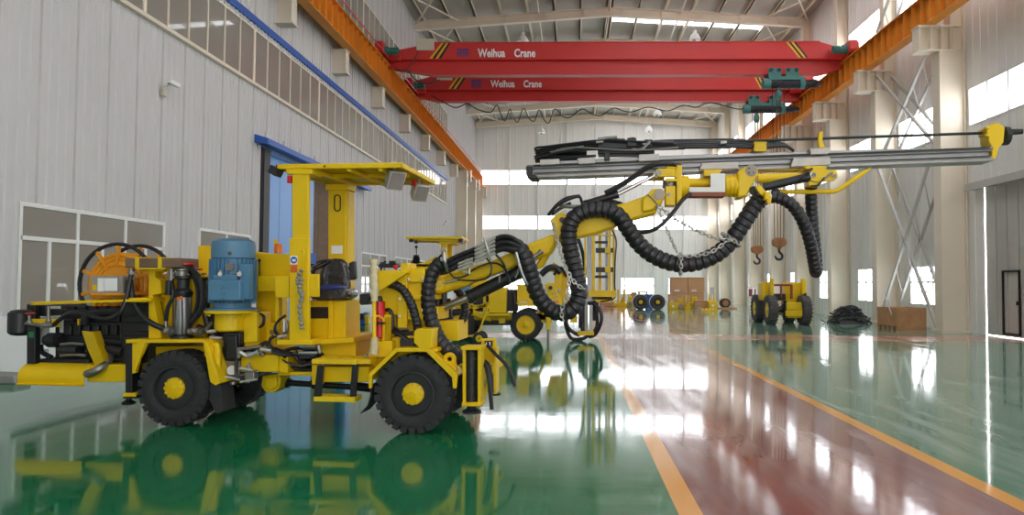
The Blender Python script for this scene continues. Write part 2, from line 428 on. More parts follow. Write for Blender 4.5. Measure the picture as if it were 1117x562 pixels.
# blue sliding door of the left wall
mb = MB().span((XL-.16, 20.9, .02), (XL-.08, 24.9, 5.5))
for i in range(4): mb.span((XL-.08, 20.95+i*1.0, .02), (XL-.07, 21.9+i*1.0, 5.48))
struct(mb.build('door_1', 'blued', bevel=.01))
mb = MB()
for i in range(4): mb.span((XL-.42, 24.0+i*1.1, 0.02), (XL-.36, 25.08+i*1.1, 5.6))
struct(mb.build('door_2', 'wood', bevel=.01))
mb = MB().span((XL-.1, 28.4, 0), (XL+.05, 29.05, 5.55)); mb.span((XL-.6, 20.4, 0), (XL-.5, 29.2, 5.7)); mb.span((XL-.55, 20.3, 5.45), (XL+.02, 29.1, 5.6)); mb.span((XL-.55, 29.0, 0), (XL, 29.1, 5.6))  # jamb; back plane and closing strips added to block leaking sky light
struct(mb.build('trim_3', 'blued'))
mb = MB().span((XL-.2, 20.35, 0), (XL+.07, 20.9, 5.55)); mb.span((XL+.07, 20.42, .0), (XL+.1, 20.6, 5.5))
struct(mb.build('trim_4', 'dark'))
mb = MB().prism([(XL, 19.9, 5.6), (XL+.42, 19.9, 5.55), (XL+.42, 19.9, 5.72), (XL, 19.9, 5.85)], (0, 10.6, 0))
struct(mb.build('trim_5', 'blues', bevel=.01))
mb = MB()
for i in range(8): mb.span((XL, 20.6+i*1.35, 5.85), (XL+.05, 20.68+i*1.35, 6.05))
struct(mb.build('trim_6', 'lattice'))
# ---- right wall
R_open = []
DR = (19.95, 23.35)
for k, y in enumerate(BAYS[:-1]):
    R_open += [(y+.35, y+BAY-.35, 6.9, 8.25), (y+.35, y+BAY-.35, 12.3, 13.7)]
    if not (y < DR[1] and y+BAY > DR[0]+1): R_open.append((y+1.25, y+3.9, .8, 2.35))
R_open.append((DR[0], DR[1], 0, 4.75))
sheet_wall('wall_right', 'sheetR', (XR, 0, 0), (0, 1, 0), (-1, 0, 0), YN, YB, 0, ZE+.1, R_open, .45, .02)
for o in R_open:
    if o[2] == 0: continue
    window(o[0], o[1], o[2], o[3], wr, .88 if o[2] < 1 else 1.1, 1.7 if o[2] < 1 else None, sub=False)
# big grey sliding door with wicket door
mb = MB().span((XR+.02, DR[0]-.3, .025), (XR+.08, DR[1]-.03, 4.85))
for i in range(1, 6): mb.span((XR+.0, DR[0]+i*.56, .03), (XR+.02, DR[0]+i*.56+.03, 4.7))
d = struct(mb.build('door_3', 'lattice'))
yw0, yw1 = onX(1113, 330, XR).y, onX(1094, 330, XR).y
mb = MB()
for a, b, c, e in ((yw0, yw1, 2.0, 2.06), (yw0, yw0+.05, .12, 2.0), (yw1-.05, yw1, .12, 2.0), (yw0, yw1, .08, .14)): mb.span((XR-.03, a, c), (XR+.02, b, e))
struct(mb.build('wicket_frame', 'dark', d)); struct(MB().span((XR-.03, yw0+.1, 1.0), (XR+.03, yw0+.16, 1.12)).build('door_handle', 'black', d))
mb = MB().span((XR-.3, DR[0]-.6, 4.75), (XR-.0, DR[1]+.6, 4.95)); mb.span((XR-.32, DR[0]-.6, 4.72), (XR-.26, DR[1]+.6, 4.8))
struct(mb.build('trim_7', 'lattice'))
struct(MB().span((XR-.12, 20.75, .0), (XR-.02, 20.85, 4.7)).build('trim_8', 'dark'))
# ---- end walls
def roofz(x): return ZE + (ZR-ZE)*(1-abs(x-XC)/(XC-XL)) if x < XC else ZE+(ZR-ZE)*(1-(x-XC)/(XR-XC))
XS = [XL+.5+i*2.72 for i in range(9)]
B_open = [(XS[0], XS[-1]-.2, 10.75, 12.2), (XS[0], XS[-1]-.2, 6.55, 7.9)]
def bx(px): return onY(px, 310, YB).x
B_low = [(bx(676.5), bx(715.5), .5, 2.15), (bx(728), bx(768), .5, 2.15), (-6.5, -3.2, .5, 2.15), (-1.5, 1.8, .5, 2.15)]
sheet_wall('wall_back', 'sheetR', (0, YB, 0), (1, 0, 0), (0, -1, 0), XL, XR, 0, ZE, B_open+B_low, .6, .02, ztop=roofz)
for o in B_open:
    for i in range(8): window(XS[i]+.02 if i else XS[0], XS[i+1]-.02 if i < 7 else o[1], o[2], o[3], wb, 2.7)
for o in B_low: window(o[0], o[1], o[2], o[3], wb, 1.65, 1.35, fw=.1)
F_open = [(XS[0], XS[-1]-.2, 10.75, 12.2), (XS[0], XS[-1]-.2, 6.55, 7.9), (0, 6, 0, 4.2)]  # last opening: unseen open doorway, added for frontal fill daylight
sheet_wall('wall_front', 'sheetR', (0, YN, 0), (1, 0, 0), (0, 1, 0), XL, XR, 0, ZE, F_open, .6, .02, ztop=roofz)
for o in F_open[:2]:
    for i in range(8): window(XS[i]+.02 if i else XS[0], XS[i+1]-.02 if i < 7 else o[1], o[2], o[3], wf, 2.7)
mb = MB()
for x in XS[1:8]: mb.span((x-.06, YB-.14, .0), (x+.06, YB-.02, ZE))
struct(mb.build('trim_9', 'sheetR'))
# ---- roof: two slopes with skylight openings
mb = MB(); bm = mb.bm
PUR = [XC + s*(.15+1.5*i) for s in (-1, 1) for i in range(8) if XL < XC + s*(.15+1.5*i) < XR]
PUR = sorted(PUR)
SKX = [p for p in PUR if XC < p < XC+9.2]
def rect(x0, x1, y0, y1):
    bm.faces.new([bm.verts.new((x, y, roofz(x))) for x, y in ((x0, y0), (x1, y0), (x1, y1), (x0, y1))])
rect(XL-.2, XC, YN, YB); rect(SKX[-1], XR+.2, YN, YB); rect(XC, SKX[0], YN, YB)
ys = [YN]
SKY = [(y+.75, y+2.6) for y in BAYS if y+2.6 < YB]
for a, b in SKY: ys += [a, b]
ys.append(YB)
for i in range(0, len(ys), 2): rect(SKX[0], SKX[-1], ys[i], ys[i+1])
struct(mb.build('roof', 'roof', smooth=False))
for a, b in SKY:
    m2 = MB()
    for x0, x1 in zip(SKX, SKX[1:]):
        m2.prism([(x0+.06, a, roofz(x0)+.01), (x1-.06, a, roofz(x1)+.01), (x1-.06, a, roofz(x1)+.03), (x0+.06, a, roofz(x0)+.03)], (0, b-a, 0))
    struct(m2.build('roof_skylight', 'sky'))
for x in PUR:
    z = roofz(x); mb = MB().span((x-.04, YN, z-.22), (x+.04, YB, z-.01)); mb.span((x-.04, YN, z-.22), (x+.1, YB, z-.2))
    struct(mb.build('roof_purlin', 'cream'))
for y in BAYS:
    mb = MB(); X = [XL+.1, XC, XR-.1]
    for lo, hi, w in ((-.72, -.67, .28), (-.67, -.27, .05), (-.27, -.225, .28)):
        A = [(x, roofz(x)) for x in X]
        hl = .25 if lo < -.3 else 0
        for (xa, za), (xb, zb) in zip(A, A[1:]):
            mb.loft([(xa, y-w/2, za+lo), (xa, y+w/2, za+lo), (xa, y+w/2, za+hi), (xa, y-w/2, za+hi)], [(xb, y-w/2, zb+lo), (xb, y+w/2, zb+lo), (xb, y+w/2, zb+hi), (xb, y-w/2, zb+hi)])
    for x in [XL+1+2.2*i for i in range(10)]: mb.span((x-.01, y-.13, roofz(x)-.68), (x+.01, y+.13, roofz(x)-.26))
    # knee brace tubes from rafter to purlin
    struct(mb.build('roof_rafter', 'cream'))
for y in BAYS[:-1]:
    mb = MB()
    for x in (XL+.2, XR-2.6):
        mb.tube([(x, y+.1, roofz(x)-.35), (x+2.4, y+BAY-.1, roofz(x+2.4)-.35)], .05, 6); mb.tube([(x+2.4, y+.1, roofz(x+2.4)-.35), (x, y+BAY-.1, roofz(x)-.35)], .05, 6)
    for x in (XC-4, XC, XC+4): mb.tube([(x, y+.1, roofz(x)-.4), (x, y+BAY-.1, roofz(x)-.4)], .045, 6)
    struct(mb.build('roof_brace', 'cream'))
# ---- columns, brackets, runway beams
RZ0, RZ1 = 10.47, 11.5
def column(x0, x1, y, z0, z1, w=.5, fl=.05):
    mb = MB().span((x0, y-w/2, z0), (x0+fl, y+w/2, z1)); mb.span((x1-fl, y-w/2, z0), (x1, y+w/2, z1)); mb.span((x0+fl, y-w/2+.1, z0), (x1-fl, y+w/2-.1, z1))
    return mb
for y in BAYS:
    mb = column(12.45, XR-.03, y, 0, RZ0-.9); mb.span((12.35, y-.36, 0), (XR-.02, y+.36, .09))
    for m2 in (column(12.85, XR-.03, y, RZ0-.9, roofz(13)-.5, .4),): pass
    mb.span((12.85, y-.2, RZ0-.9), (12.9, y+.2, roofz(13)-.4)); mb.span((12.9, y-.1, RZ0-.9), (XR-.05, y+.1, roofz(13)-.4)); mb.span((XR-.08, y-.2, RZ0-.9), (XR-.03, y+.2, roofz(13)-.4))
    struct(mb.build('column', 'cream'))
    mb = MB().span((11.75, y-.25, RZ0-.06), (13.2, y+.25, RZ0-.005)); mb.span((11.75, y-.25, RZ0-.9), (13.2, y+.25, RZ0-.85)); mb.span((11.8, y-.03, RZ0-.85), (13.2, y+.03, RZ0-.06))
    for x in (11.8, 12.18, 12.55, 12.92): mb.span((x-.015, y-.24, RZ0-.85), (x+.015, y+.24, RZ0-.06))
    struct(mb.build('column_bracket', 'cream'))
    struct(MB().cyl((XR-.25, y+.55, 0), (XR-.25, y+.55, ZE-.2), .07, seg=10).build('wall_pipe', 'cream'))
for i in range(9):
    y = 16.1+5.2*i
    mb = MB().span((XL-.1, y-.2, RZ0-.06), (-8.62, y+.2, RZ0-.005)); mb.span((XL-.1, y-.22, RZ0-.95), (-8.6, y+.22, RZ0-.9)); mb.span((XL-.1, y-.12, RZ0-.9), (-8.68, y+.12, RZ0-.06)); mb.span((-8.68, y-.2, RZ0-.9), (-8.65, y+.2, RZ0-.06))
    struct(mb.build('column_bracket', 'cream'))
for y in (55.5, 60.6, 65.5):
    mb = column(XL+.02, XL+.85, y, 0, RZ0); struct(mb.build('column', 'cream'))
    mb = MB().span((XL+.0, y-.25, RZ0-.06), (-8.0, y+.25, RZ0-.005)); mb.span((XL, y-.25, RZ0-.9), (-8.0, y+.25, RZ0-.85))
    for x in (-8.05, -8.35): mb.span((x-.015, y-.24, RZ0-.85), (x+.015, y+.24, RZ0-.06))
    struct(mb.build('column_bracket', 'cream'))
for xc, nm in ((-8.57, 'l'), (12.16, 'r')):
    mb = MB().span((xc-.19, YN, RZ0), (xc+.19, YB-.3, RZ0+.04)); mb.span((xc-.22, YN, RZ1-.04), (xc+.22, YB-.3, RZ1)); mb.span((xc-.012, YN, RZ0+.04), (xc+.012, YB-.3, RZ1-.04))
    y = YN
    while y < YB-.5:
        mb.span((xc-.17, y, RZ0+.04), (xc+.17, y+.015, RZ1-.04)); y += .62
    mb.span((xc-.04, YN, RZ1), (xc+.04, YB-.3, RZ1+.09))
    struct(mb.build('runway_beam', 'rail'))
struct(MB().tube([(-8.25, YN, RZ1+.14), (-8.25, YB-1, RZ1+.14)], .03, 6).build('trim_10', 'redx'))
# lattice bracing between two right-hand columns
def bars(mb, a, b, w=.09):
    a = Vector(a); b = Vector(b); t = (b-a).normalized(); u = Vector((1, 0, 0)); v = t.cross(u)
    mb.loft([a+u*w/2*i+v*w/2*j for i, j in ((-1, -1), (1, -1), (1, 1), (-1, 1))], [b+u*w/2*i+v*w/2*j for i, j in ((-1, -1), (1, -1), (1, 1), (-1, 1))])
for y0, z0, z1 in ((YA+.3, .15, 6.4), (YA+.3, 6.5, RZ0-.3), (YA+.3, RZ1+.5, 15.6)):
    y1 = y0+BAY-.6; mb = MB(); xa, xb = 12.52, 13.1
    for x in (xa, xb):
        bars(mb, (x, y0, z0), (x, y1, z1), .09); bars(mb, (x, y0, z1), (x, y1, z0), .09)
    n = 6
    for i in range(n):
        f0, f1 = i/n, (i+1)/n
        for za, zb in ((z0, z1), (z1, z0)):
            p = (xa, y0+(y1-y0)*f0, za+(zb-za)*f0); q = (xb, y0+(y1-y0)*f1, za+(zb-za)*f1)
            bars(mb, p, q, .035)
    struct(mb.build('column_brace', 'lattice'))
# ---- daylight
w = bpy.data.worlds.new('overcast'); sc.world = w; w.use_nodes = True
bg = w.node_tree.nodes['Background']; bg.inputs[0].default_value = (1, .985, .965, 1); bg.inputs[1].default_value = SKYLIGHT
def portal(loc, rot, sx, sy):
    l = bpy.data.lights.new('daylight_portal', 'AREA'); l.shape = 'RECTANGLE'; l.size = sx; l.size_y = sy; l.cycles.is_portal = True
    o = bpy.data.objects.new('daylight_portal', l); C.objects.link(o); o.location = loc; o.rotation_euler = rot
for z, h in ((7.57, 1.4), (13, 1.45), (1.57, 1.6)): portal((XR+.12, (YN+YB)/2, z), (0, PI/2, 0), h, YB-YN)
for z, h in ((11.5, 1.5), (7.2, 1.4)): portal((XC, YB+.12, z), (-PI/2, 0, 0), XR-XL, h)
portal((3, YN-.12, 2.1), (PI/2, 0, 0), 6, 4.3); portal((XC, YN-.12, 9.4), (PI/2, 0, 0), XR-XL, 6.6)
portal((XC+4.6, (YN+YB)/2, ZR+.2), (0, 0, 0), 9.4, YB-YN)
# ================================================================== drilling jumbo in front
F = Frame(G(188, 466), G(448, 474)-G(188, 466)); q = F.q
jumbo = thing('drilling_jumbo', 'big yellow wheeled drilling rig with long boom and thick black hoses in front', 'drilling machine', F.o, F.rz)
P = lambda n, m, pcs, bevel=.006, fr=F, root=jumbo: part(fr, root, n, m, pcs, bevel)
WD = 1.42                                   # overall width
def T(*pts): return F.path(pts)
def tubes(name, m, lst, root=jumbo, n=8, seg=8, fr=F):
    mb = MB()
    for pts, r in lst: mb.tube(smoothpath(fr.path(pts), n) if n > 1 else fr.path(pts), r, seg)
    return mb.build(name, m, root)
# ---- wheels
def tyre_mesh(R, w, seg=48, lugs=26):
    mb = MB(); r0 = R*.56
    mb.lathe([(0.06*w, r0), (0, R*.66), (.0, R*.8), (.06*w, R*.92), (.16*w, R*.975), (.5*w, R*.985), (.84*w, R*.975), (.94*w, R*.92), (w, R*.8), (w, R*.66), (.94*w, r0)], (0, 0, R), (0, 1, 0), seg, closed=True)
    for k in range(lugs):
        a = 2*PI*k/lugs
        for side, (ya, yb) in enumerate(((.03*w, .47*w), (.53*w, .97*w))):
            aa = a+(PI/lugs if side else 0); d = .055
            for i in range(1):
                c = Vector((math.sin(aa)*R*.975, (ya+yb)/2, R+math.cos(aa)*R*.975))
                mb.box(c, (R*.16, yb-ya, R*.05), ry=aa)
                o = ya if side == 0 else yb
                c2 = Vector((math.sin(aa)*R*.915, o+(.012*w if side == 0 else -.012*w), R+math.cos(aa)*R*.915))
                mb.box(c2, (R*.15, .04*w, R*.14), ry=aa)
    return mb
def wheel_set(root, pos, R, w, rimR, hubR, near=True, holes=8, tm='rubber', hubm='yellow', rimm='rimp'):
    """a wheel: tyre with rim and hub; near: the hub points at -y"""
    t = tyre_mesh(R, w).build('wheel', tm, root, loc=pos)
    s = 1 if near else -1; y0 = .0 if near else w
    mb = MB().lathe([(.05, rimR*1.14), (.012, rimR*1.1), (.01, rimR*1.04), (.03, rimR), (.09, rimR*.94), (.1, hubR*1.02), (.1, .001)], (0, y0, R), (0, s, 0), 36)
    rim = mb.build('rim', rimm, t)
    mb = MB()
    for k in range(holes):
        a = 2*PI*k/holes; cx, cz = math.sin(a)*rimR*.74, R+math.cos(a)*rimR*.74
        mb.cyl((cx, y0+s*.1, cz), (cx, y0+s*.055, cz), rimR*.085, seg=6)
    mb.build('wheel_nuts', 'bronze', t)
    mb = MB().lathe([(.14, hubR*1.02), (.055, hubR), (.03, hubR*.97), (.022, hubR*.86), (.018, hubR*.2), (.01, hubR*.16), (.01, .001)], (0, y0, R), (0, s, 0), 32)
    for k in range(12):
        a = 2*PI*k/12; mb.cyl((math.sin(a)*hubR*.9, y0+s*.03, R+math.cos(a)*hubR*.9), (math.sin(a)*hubR*.9, y0+s*.01, R+math.cos(a)*hubR*.9), hubR*.09, seg=6)
    mb.build('hub', hubm, t)
    return t
cr, cf = q(188, 425, 0), q(449.5, 431, 0)
RW = .415; TW = .29
for c in (cr, cf):
    wheel_set(jumbo, (c.x, 0, 0), RW, TW, .215, .118)
    wheel_set(jumbo, (c.x, WD-TW, 0), RW, TW, .215, .118, near=False)
mb = MB()
for c in (cr, cf): mb.cyl((c.x, .2, RW), (c.x, WD-.2, RW), .075); mb.sphere((c.x, WD/2, RW), (.2, .16, .18))
mb.build('axle', 'black', jumbo)
# ---- main frames
mb = MB()
F.slab(mb, R4(95, 398, 137, 417), .12, 1.25); F.slab(mb, [(110, 398), (110, 360), (120, 395), (137, 398)], .35, .4)
F.slab(mb, R4(137, 378, 252, 404), .36, 1.06)
mb.build('rear_frame', 'yellow', jumbo, .008)
P('centre_frame', 'yellow', [(R4(263, 387, 303, 406), .26, 1.1), ([(303, 387), (314, 389), (314, 408), (303, 406)], .3, 1.05), (R4(303, 406, 340, 410), .35, 1.05), (R4(252, 372, 300, 388), .5, 1.0)], .008)
P('front_frame', 'yellow', [(R4(351, 400, 402, 417), .16, 1.25), (R4(340, 398, 351, 420), .1, .16), (R4(402, 384, 470, 402), .32, 1.1), ([(407, 370), (452, 366), (452, 386), (407, 386)], .32, 1.1), (R4(418, 345, 426, 372), .2, .24), (R4(407, 372, 428, 390), .2, 1.2)], .008)
# drive line
mb = MB().cyl(q(303, 417, .7), q(410, 424, .7), .035); mb.cyl(q(306, 417, .7), q(316, 418, .7), .06); mb.cyl(q(383, 421, .7), q(410, 424, .7), .05); mb.lathe([(0, .05), (.02, .07), (.06, .07), (.08, .05)], q(340, 418, .7), (1, 0, 0)); mb.build('drive_shaft', 'black', jumbo)
P('drop_box', 'yellow', [([(286, 410), (303, 408), (306, 414), (304, 424), (298, 429), (289, 428), (284.5, 421)], .5, .75), ([(289, 412), (301, 411), (302, 422), (296, 426), (289, 424)], .46, .5)], .012)
# ---- rear end: engine bay
def curve_sheet(x0, x1, prof, th=.012):
    """folded sheet: prof = (y px, t) pairs swept from x0 to x1 px"""
    rows = [[q(x, y, t) for y, t in prof] for x in (x0, x1)]
    return rows
mb = MB(); pr = []
for k in range(11):
    a = PI*(.5-.95*k/10); pr.append((396+ (1-math.sin(a))*10.5, .26-.2*math.cos(a)*1.0))
za, zb = q(23, 396, .1).z, q(23, 418, .1).z
s0, s1 = q(24, 400, .1).x, q(98, 400, .1).x
rows = []
for s_ in (s0, (s0+s1)/2, s1):
    r_ = [Vector((s_, .42, za+.0))]
    for k in range(13):
        a = k/12*PI*.62; r_.append(Vector((s_ - (.03 if s_ == s1 and k > 6 else 0)*(k-6)/6, .24-.2*math.sin(a), za-.16+.16*math.cos(a))))
    r_.append(Vector((s_, .02, zb)))
    rows.append(r_)
mb.sheet(rows, .012, (0, .6, -.8)).build('exhaust_guard', 'yellow', jumbo)
mb = MB(); A = [q(89, 361, .06), q(104, 400, .06), q(121, 395, .22), q(109, 361, .22)]
mb.sheet([[q(89, 361, .1), q(100, 362, .02), q(109, 361, .22)], [q(96, 382, .1), q(108, 382, .02), q(115, 381, .22)], [q(104, 400, .1), q(113, 394, .02), q(121, 395, .22)]], .012, (0, 1, 0)).build('heat_shield', 'yellow', jumbo)
tubes('exhaust_pipe', 'steel', [([(121, 386, .3), (117, 396, .16), (109, 402, .06), (102, 406, .04), (95, 408, .08)], .045)], seg=12)
P('top_rail', 'yellow', [([(33, 329.5), (164, 326), (164, 328.6), (33, 333)], .06, .12), (R4(140, 325, 160, 330), .1, 1.0), ([(33, 329.5), (38, 329.5), (38, 333), (33, 333)], .06, 1.2)], .004)
P('end_post', 'black', [(R4(29, 356, 38, 397), .12, .2), (R4(29, 332, 38, 356), .3, .38), (R4(29, 340, 36, 396), 1.1, 1.2)])
P('maker_plate', 'green', [(R4(31, 362, 36.5, 368.5), .115, .12)], 0)
c0, c1 = q(16, 352, .1), q(30, 352, .1)
mb = MB(); ctr = q(23, 352, .2)
mb.lathe([(-.15, .05), (-.14, .1), (-.11, .13), (.11, .13), (.14, .1), (.15, .05)], ctr, (0, 0, 1), 20); mb.box(ctr+Vector((.05, .0, .1)), (.12, .16, .03)); mb.box(ctr+Vector((.05, .0, -.1)), (.12, .16, .03))
mb.build('air_filter', 'black', jumbo)
# engine: block, heads, pipes, filters
mb = MB()
F.slab(mb, R4(60, 352, 132, 392), .34, .95); F.slab(mb, R4(66, 338, 130, 352), .4, .85); F.slab(mb, R4(132, 330, 163, 396), .25, 1.15)
for i in range(6): F.slab(mb, R4(70+i*10, 355, 77+i*10, 366), .29, .34)
for i in range(5): F.slab(mb, R4(72+i*12, 334, 80+i*12, 340), .42, .7)
F.slab(mb, R4(134, 345, 160, 352), .2, .26); F.slab(mb, R4(134, 362, 160, 366), .2, .26)
F.slab(mb, R4(38, 392, 96, 398), .2, 1.1); F.slab(mb, R4(40, 333, 50, 345), .4, 1.0)
mb.build('engine_block', 'black', jumbo, .01)
mb = MB().cyl(q(64, 371, .26), q(54, 371, .26), .085, seg=20); mb.cyl(q(66, 371, .26), q(64, 371, .26), .05, seg=16); mb.cyl(q(54, 371, .26), q(50, 371, .26), .06, seg=16); mb.build('alternator', 'dark', jumbo)
mb = MB().cyl(q(66, 382, .22), q(86, 382, .22), .055, seg=18); mb.cyl(q(66, 382, .22), q(63, 382, .22), .03); mb.build('starter_motor', 'dark', jumbo)
tubes('fuel_pipe', 'steel', [([(66, 376, .2), (78, 375, .2), (92, 376, .2)], .018), ([(66, 388, .2), (80, 387, .2), (94, 388, .2)], .018)])
tubes('engine_pipe', 'dark', [([(96, 384, .25), (110, 380, .25), (134, 384, .25)], .05), ([(92, 372, .3), (110, 372, .3), (134, 374, .3)], .035), ([(92, 356, .3), (95, 345, .35), (110, 341, .35), (132, 340, .35)], .045), ([(44, 376, .3), (46, 384, .3), (56, 390, .3)], .03), ([(92, 392, .3), (115, 391, .3), (134, 392, .3)], .025), ([(58, 356, .35), (62, 350, .4), (80, 350, .35)], .02)])
mb = MB(); F.slab(mb, [(38, 372), (41, 358), (54, 357.5), (54, 375), (38, 375)], .3, .305)
M['mesh'] = mat('perforated_guard', srgb(214, 216, 218), .5, .2, var=.3, vscale=60); mb.build('fan_guard', 'mesh', jumbo)
P('mesh_strip', 'mesh', [(R4(65, 348, 69, 363), .29, .295), (R4(54, 334, 66, 337), .29, .295), (R4(37, 380, 40, 388), .3, .305), (R4(48, 381, 53, 387), .3, .305)], 0)
P('pipe_bracket', 'yellow', [(R4(32, 348, 64, 357), .14, .17), (R4(84, 348, 86, 358), .3, .4)])
mb = MB().lathe([(0, .012), (.0, .05), (.012, .055), (.02, .03)], q(33, 343, .1), (0, 0, 1), 14); mb.build('valve_wheel', 'redx', jumbo)
mb = MB().cyl(q(32, 352, .1), q(32, 344, .1), .018); mb.sphere(q(32, 352, .1), .035); mb.cyl(q(28, 353, .1), q(46, 355, .1), .022); mb.cyl(q(46, 355, .1), q(58, 355, .1), .028); mb.cyl(q(53, 334, .12), q(53, 352, .12), .018); mb.sphere(q(53, 350, .12), .03); mb.build('water_valve', 'steel', jumbo)
tubes('water_hose', 'hose', [([(58, 355, .1), (66, 348, .1), (76, 342, .1), (88, 342, .08), (104, 346, .06), (118, 348, .06), (130, 342, .06), (137, 328, .08), (141, 310, .12), (143, 300, .14)], .025)])
# ---- hose reel
rc0, rc1 = q(127, 310, .5), q(127, 310, .88)
RO = .475
def reel_side(y):
    mb = MB(); c = Vector((rc0.x, y, rc0.z))
    ring = [c+Vector((RO*math.cos(2*PI*k/40), 0, RO*math.sin(2*PI*k/40))) for k in range(40)]
    return mb.tube(ring, .024, 8, closed=True), c
for y in (.5, .88):
    mb, c = reel_side(y); rg = mb.build('reel_rim', 'hose', jumbo)
    mb = MB()
    for k in range(10):
        a = 2*PI*k/10+.28
        d = Vector((math.cos(a), 0, math.sin(a))); mb.loft([c+d*.2+Vector((-.012*d.z, -.015, .012*d.x)), c+d*.2+Vector((.012*d.z, -.015, -.012*d.x)), c+d*.2+Vector((.012*d.z, .015, -.012*d.x)), c+d*.2+Vector((-.012*d.z, .015, .012*d.x))],
            [c+d*.46+Vector((-.02*d.z, -.015, .02*d.x)), c+d*.46+Vector((.02*d.z, -.015, -.02*d.x)), c+d*.46+Vector((.02*d.z, .015, -.02*d.x)), c+d*.46+Vector((-.02*d.z, .015, .02*d.x))])
    ring = [c+Vector((.235*math.cos(2*PI*k/32), 0, .235*math.sin(2*PI*k/32))) for k in range(32)]
    mb.tube(ring, .02, 6, closed=True)
    mb.build('reel_spokes', 'orange', jumbo)
mb = MB()
for j in range(6):
    for lay in range(3):
        r_ = .25+lay*.05; c = Vector((rc0.x, .53+j*.064, rc0.z))
        mb.tube([c+Vector((r_*math.cos(2*PI*k/32), 0, r_*math.sin(2*PI*k/32))) for k in range(32)], .03, 8, closed=True)
mb.lathe([(0, .225), (.4, .225)], (rc0.x, .5, rc0.z), (0, 1, 0), 28)
mb.build('coiled_cable', 'orange', jumbo)
mb = MB().cyl((rc0.x, .42, rc0.z), (rc0.x, .98, rc0.z), .06); mb.box((rc0.x, .7, rc0.z-.0), (.14, .1, .14)); mb.build('reel_axle', 'black', jumbo)
P('reel_stand', 'orange', [([(100, 322), (104, 318), (150, 318), (152, 326), (100, 327)], .44, .49), ([(108, 318), (127, 310), (146, 318)], .44, .48), ([(108, 318), (127, 310), (146, 318)], .92, .96), (R4(100, 320, 152, 327), .92, .96), (R4(100, 322, 104, 336), .44, .96), (R4(146, 322, 150, 336), .44, .96)])
# ---- electric box with paper
cb = P('control_box', 'grey', [([(99, 301), (128, 301), (128, 320), (99, 320)], .14, .34), ([(128, 301), (134, 303), (134, 321), (128, 320)], .16, .34)], .006)
P('paper_notice', 'paper', [(R4(106.5, 303.5, 113, 318), .135, .137), (R4(113.5, 303.5, 128, 317.5), .135, .137)], 0, root=cb)
P('warning_label', 'yellow', [(R4(100.5, 311, 105.5, 317), .135, .137)], 0, root=cb)
P('box_shelf', 'orange', [(R4(98, 320, 138, 322.5), .12, .5)])
# ---- timber block on its post
wb_ = P('timber_block', 'wood', [(R4(136, 281.5, 196, 292), .06, .42)], .01)
P('strap', 'yellow', [(R4(147, 280.5, 151, 293), .05, .43), (R4(172, 280.5, 176, 293), .05, .43)], .002, root=wb_)
P('post_bracket', 'yellow', [([(149, 292.5), (180, 292.5), (178, 296), (169, 297), (169, 303), (175, 306), (176, 320), (166, 322), (176, 370), (162, 370), (162, 296), (151, 295)], .2, .32), (R4(149, 292.3, 180, 294), .06, .42)], .004)
P('hydraulic_tank', 'yellow', [(R4(175, 302, 212, 370), .42, 1.3), (R4(200, 302, 224, 368), .46, 1.28), (R4(175, 300, 225, 303), .4, 1.3), (R4(206, 304, 210, 366), .4, .42)], .012)
for i, x in enumerate((143.5, 187)):
    mb = MB().cyl(q(x, 293, .18), q(x, 306, .18), .035, seg=14); mb.cyl(q(x, 297, .18), q(x, 299, .18), .045, seg=6); mb.cyl(q(x, 302, .18), q(x, 304, .18), .05, seg=6); f_ = mb.build('hose_fitting', 'steel', jumbo)
    MB().cyl(q(x-2, 306, .18), q(x-3, 322, .18), .04).build('fitting_sleeve', 'black', f_)
# ---- water pump
pc = lambda y: q(198.5, y, .2)
zz = lambda a, b: (pc(b).z-pc(a).z)
mb = MB(); b0 = pc(369)
mb.lathe([(0, .12), (.03, .12), (.035, .08), (.05, .08)], b0, (0, 0, 1), 18)
mb.lathe([(pc(324).z-b0.z, .085), (pc(321).z-b0.z, .1), (pc(318).z-b0.z, .1), (pc(314).z-b0.z, .06), (pc(305).z-b0.z, .065), (pc(304).z-b0.z, .09), (pc(301).z-b0.z, .09)], b0, (0, 0, 1), 18)
for a in range(4):
    an = a*PI/2+.6; mb.cyl(b0+Vector((.087*math.cos(an), .087*math.sin(an), .03)), pc(320)+Vector((.087*math.cos(an), .087*math.sin(an), 0)), .009, seg=6)
pump = mb.build('water_pump', 'black', jumbo)
MB().lathe([(.04, .07), (.06, .078), (zz(369, 326), .078), (zz(369, 324), .07)], b0, (0, 0, 1), 22).build('pump_barrel', 'barrel', pump)
MB().lathe([(0, .06), (.05, .06), (.06, .075), (.08, .075), (.09, .05), (.11, .05)], pc(301), (0, 0, 1), 14).build('pump_head', 'steel', pump)
P('pump_label', 'amber', [(R4(193, 323, 199, 327), .115, .118)], 0, root=pump)
mb = MB().lathe([(0, .0), (.0, .1), (.02, .1), (.03, .04)], q(203, 289, .22), (0, 0, 1), 16); mb.lathe([(0, .07), (.02, .07)], q(214, 295, .5), (0, 0, 1), 14); mb.build('tank_valve', 'redx', jumbo)
mb = MB().cyl(q(181, 362, .16), q(191, 362, .16), .035); mb.sphere(q(181, 361, .16), .045); mb.cyl(q(181, 361, .16), q(181, 350, .16), .02); mb.cyl(q(206, 362, .16), q(222, 362, .16), .035); mb.sphere(q(212, 361, .16), .045); mb.cyl(q(184, 362, .12), q(187, 362, .12), .06, seg=8); mb.cyl(q(216, 362, .12), q(218, 362, .12), .055, seg=8); mb.cyl(q(222, 363, .2), q(231, 352, .3), .025); mb.build('pump_pipework', 'steel', jumbo)
tubes('supply_hose', 'hose', [([(143, 310, .16), (145, 325, .14), (152, 340, .12), (164, 352, .11), (179, 359, .14)], .032)])
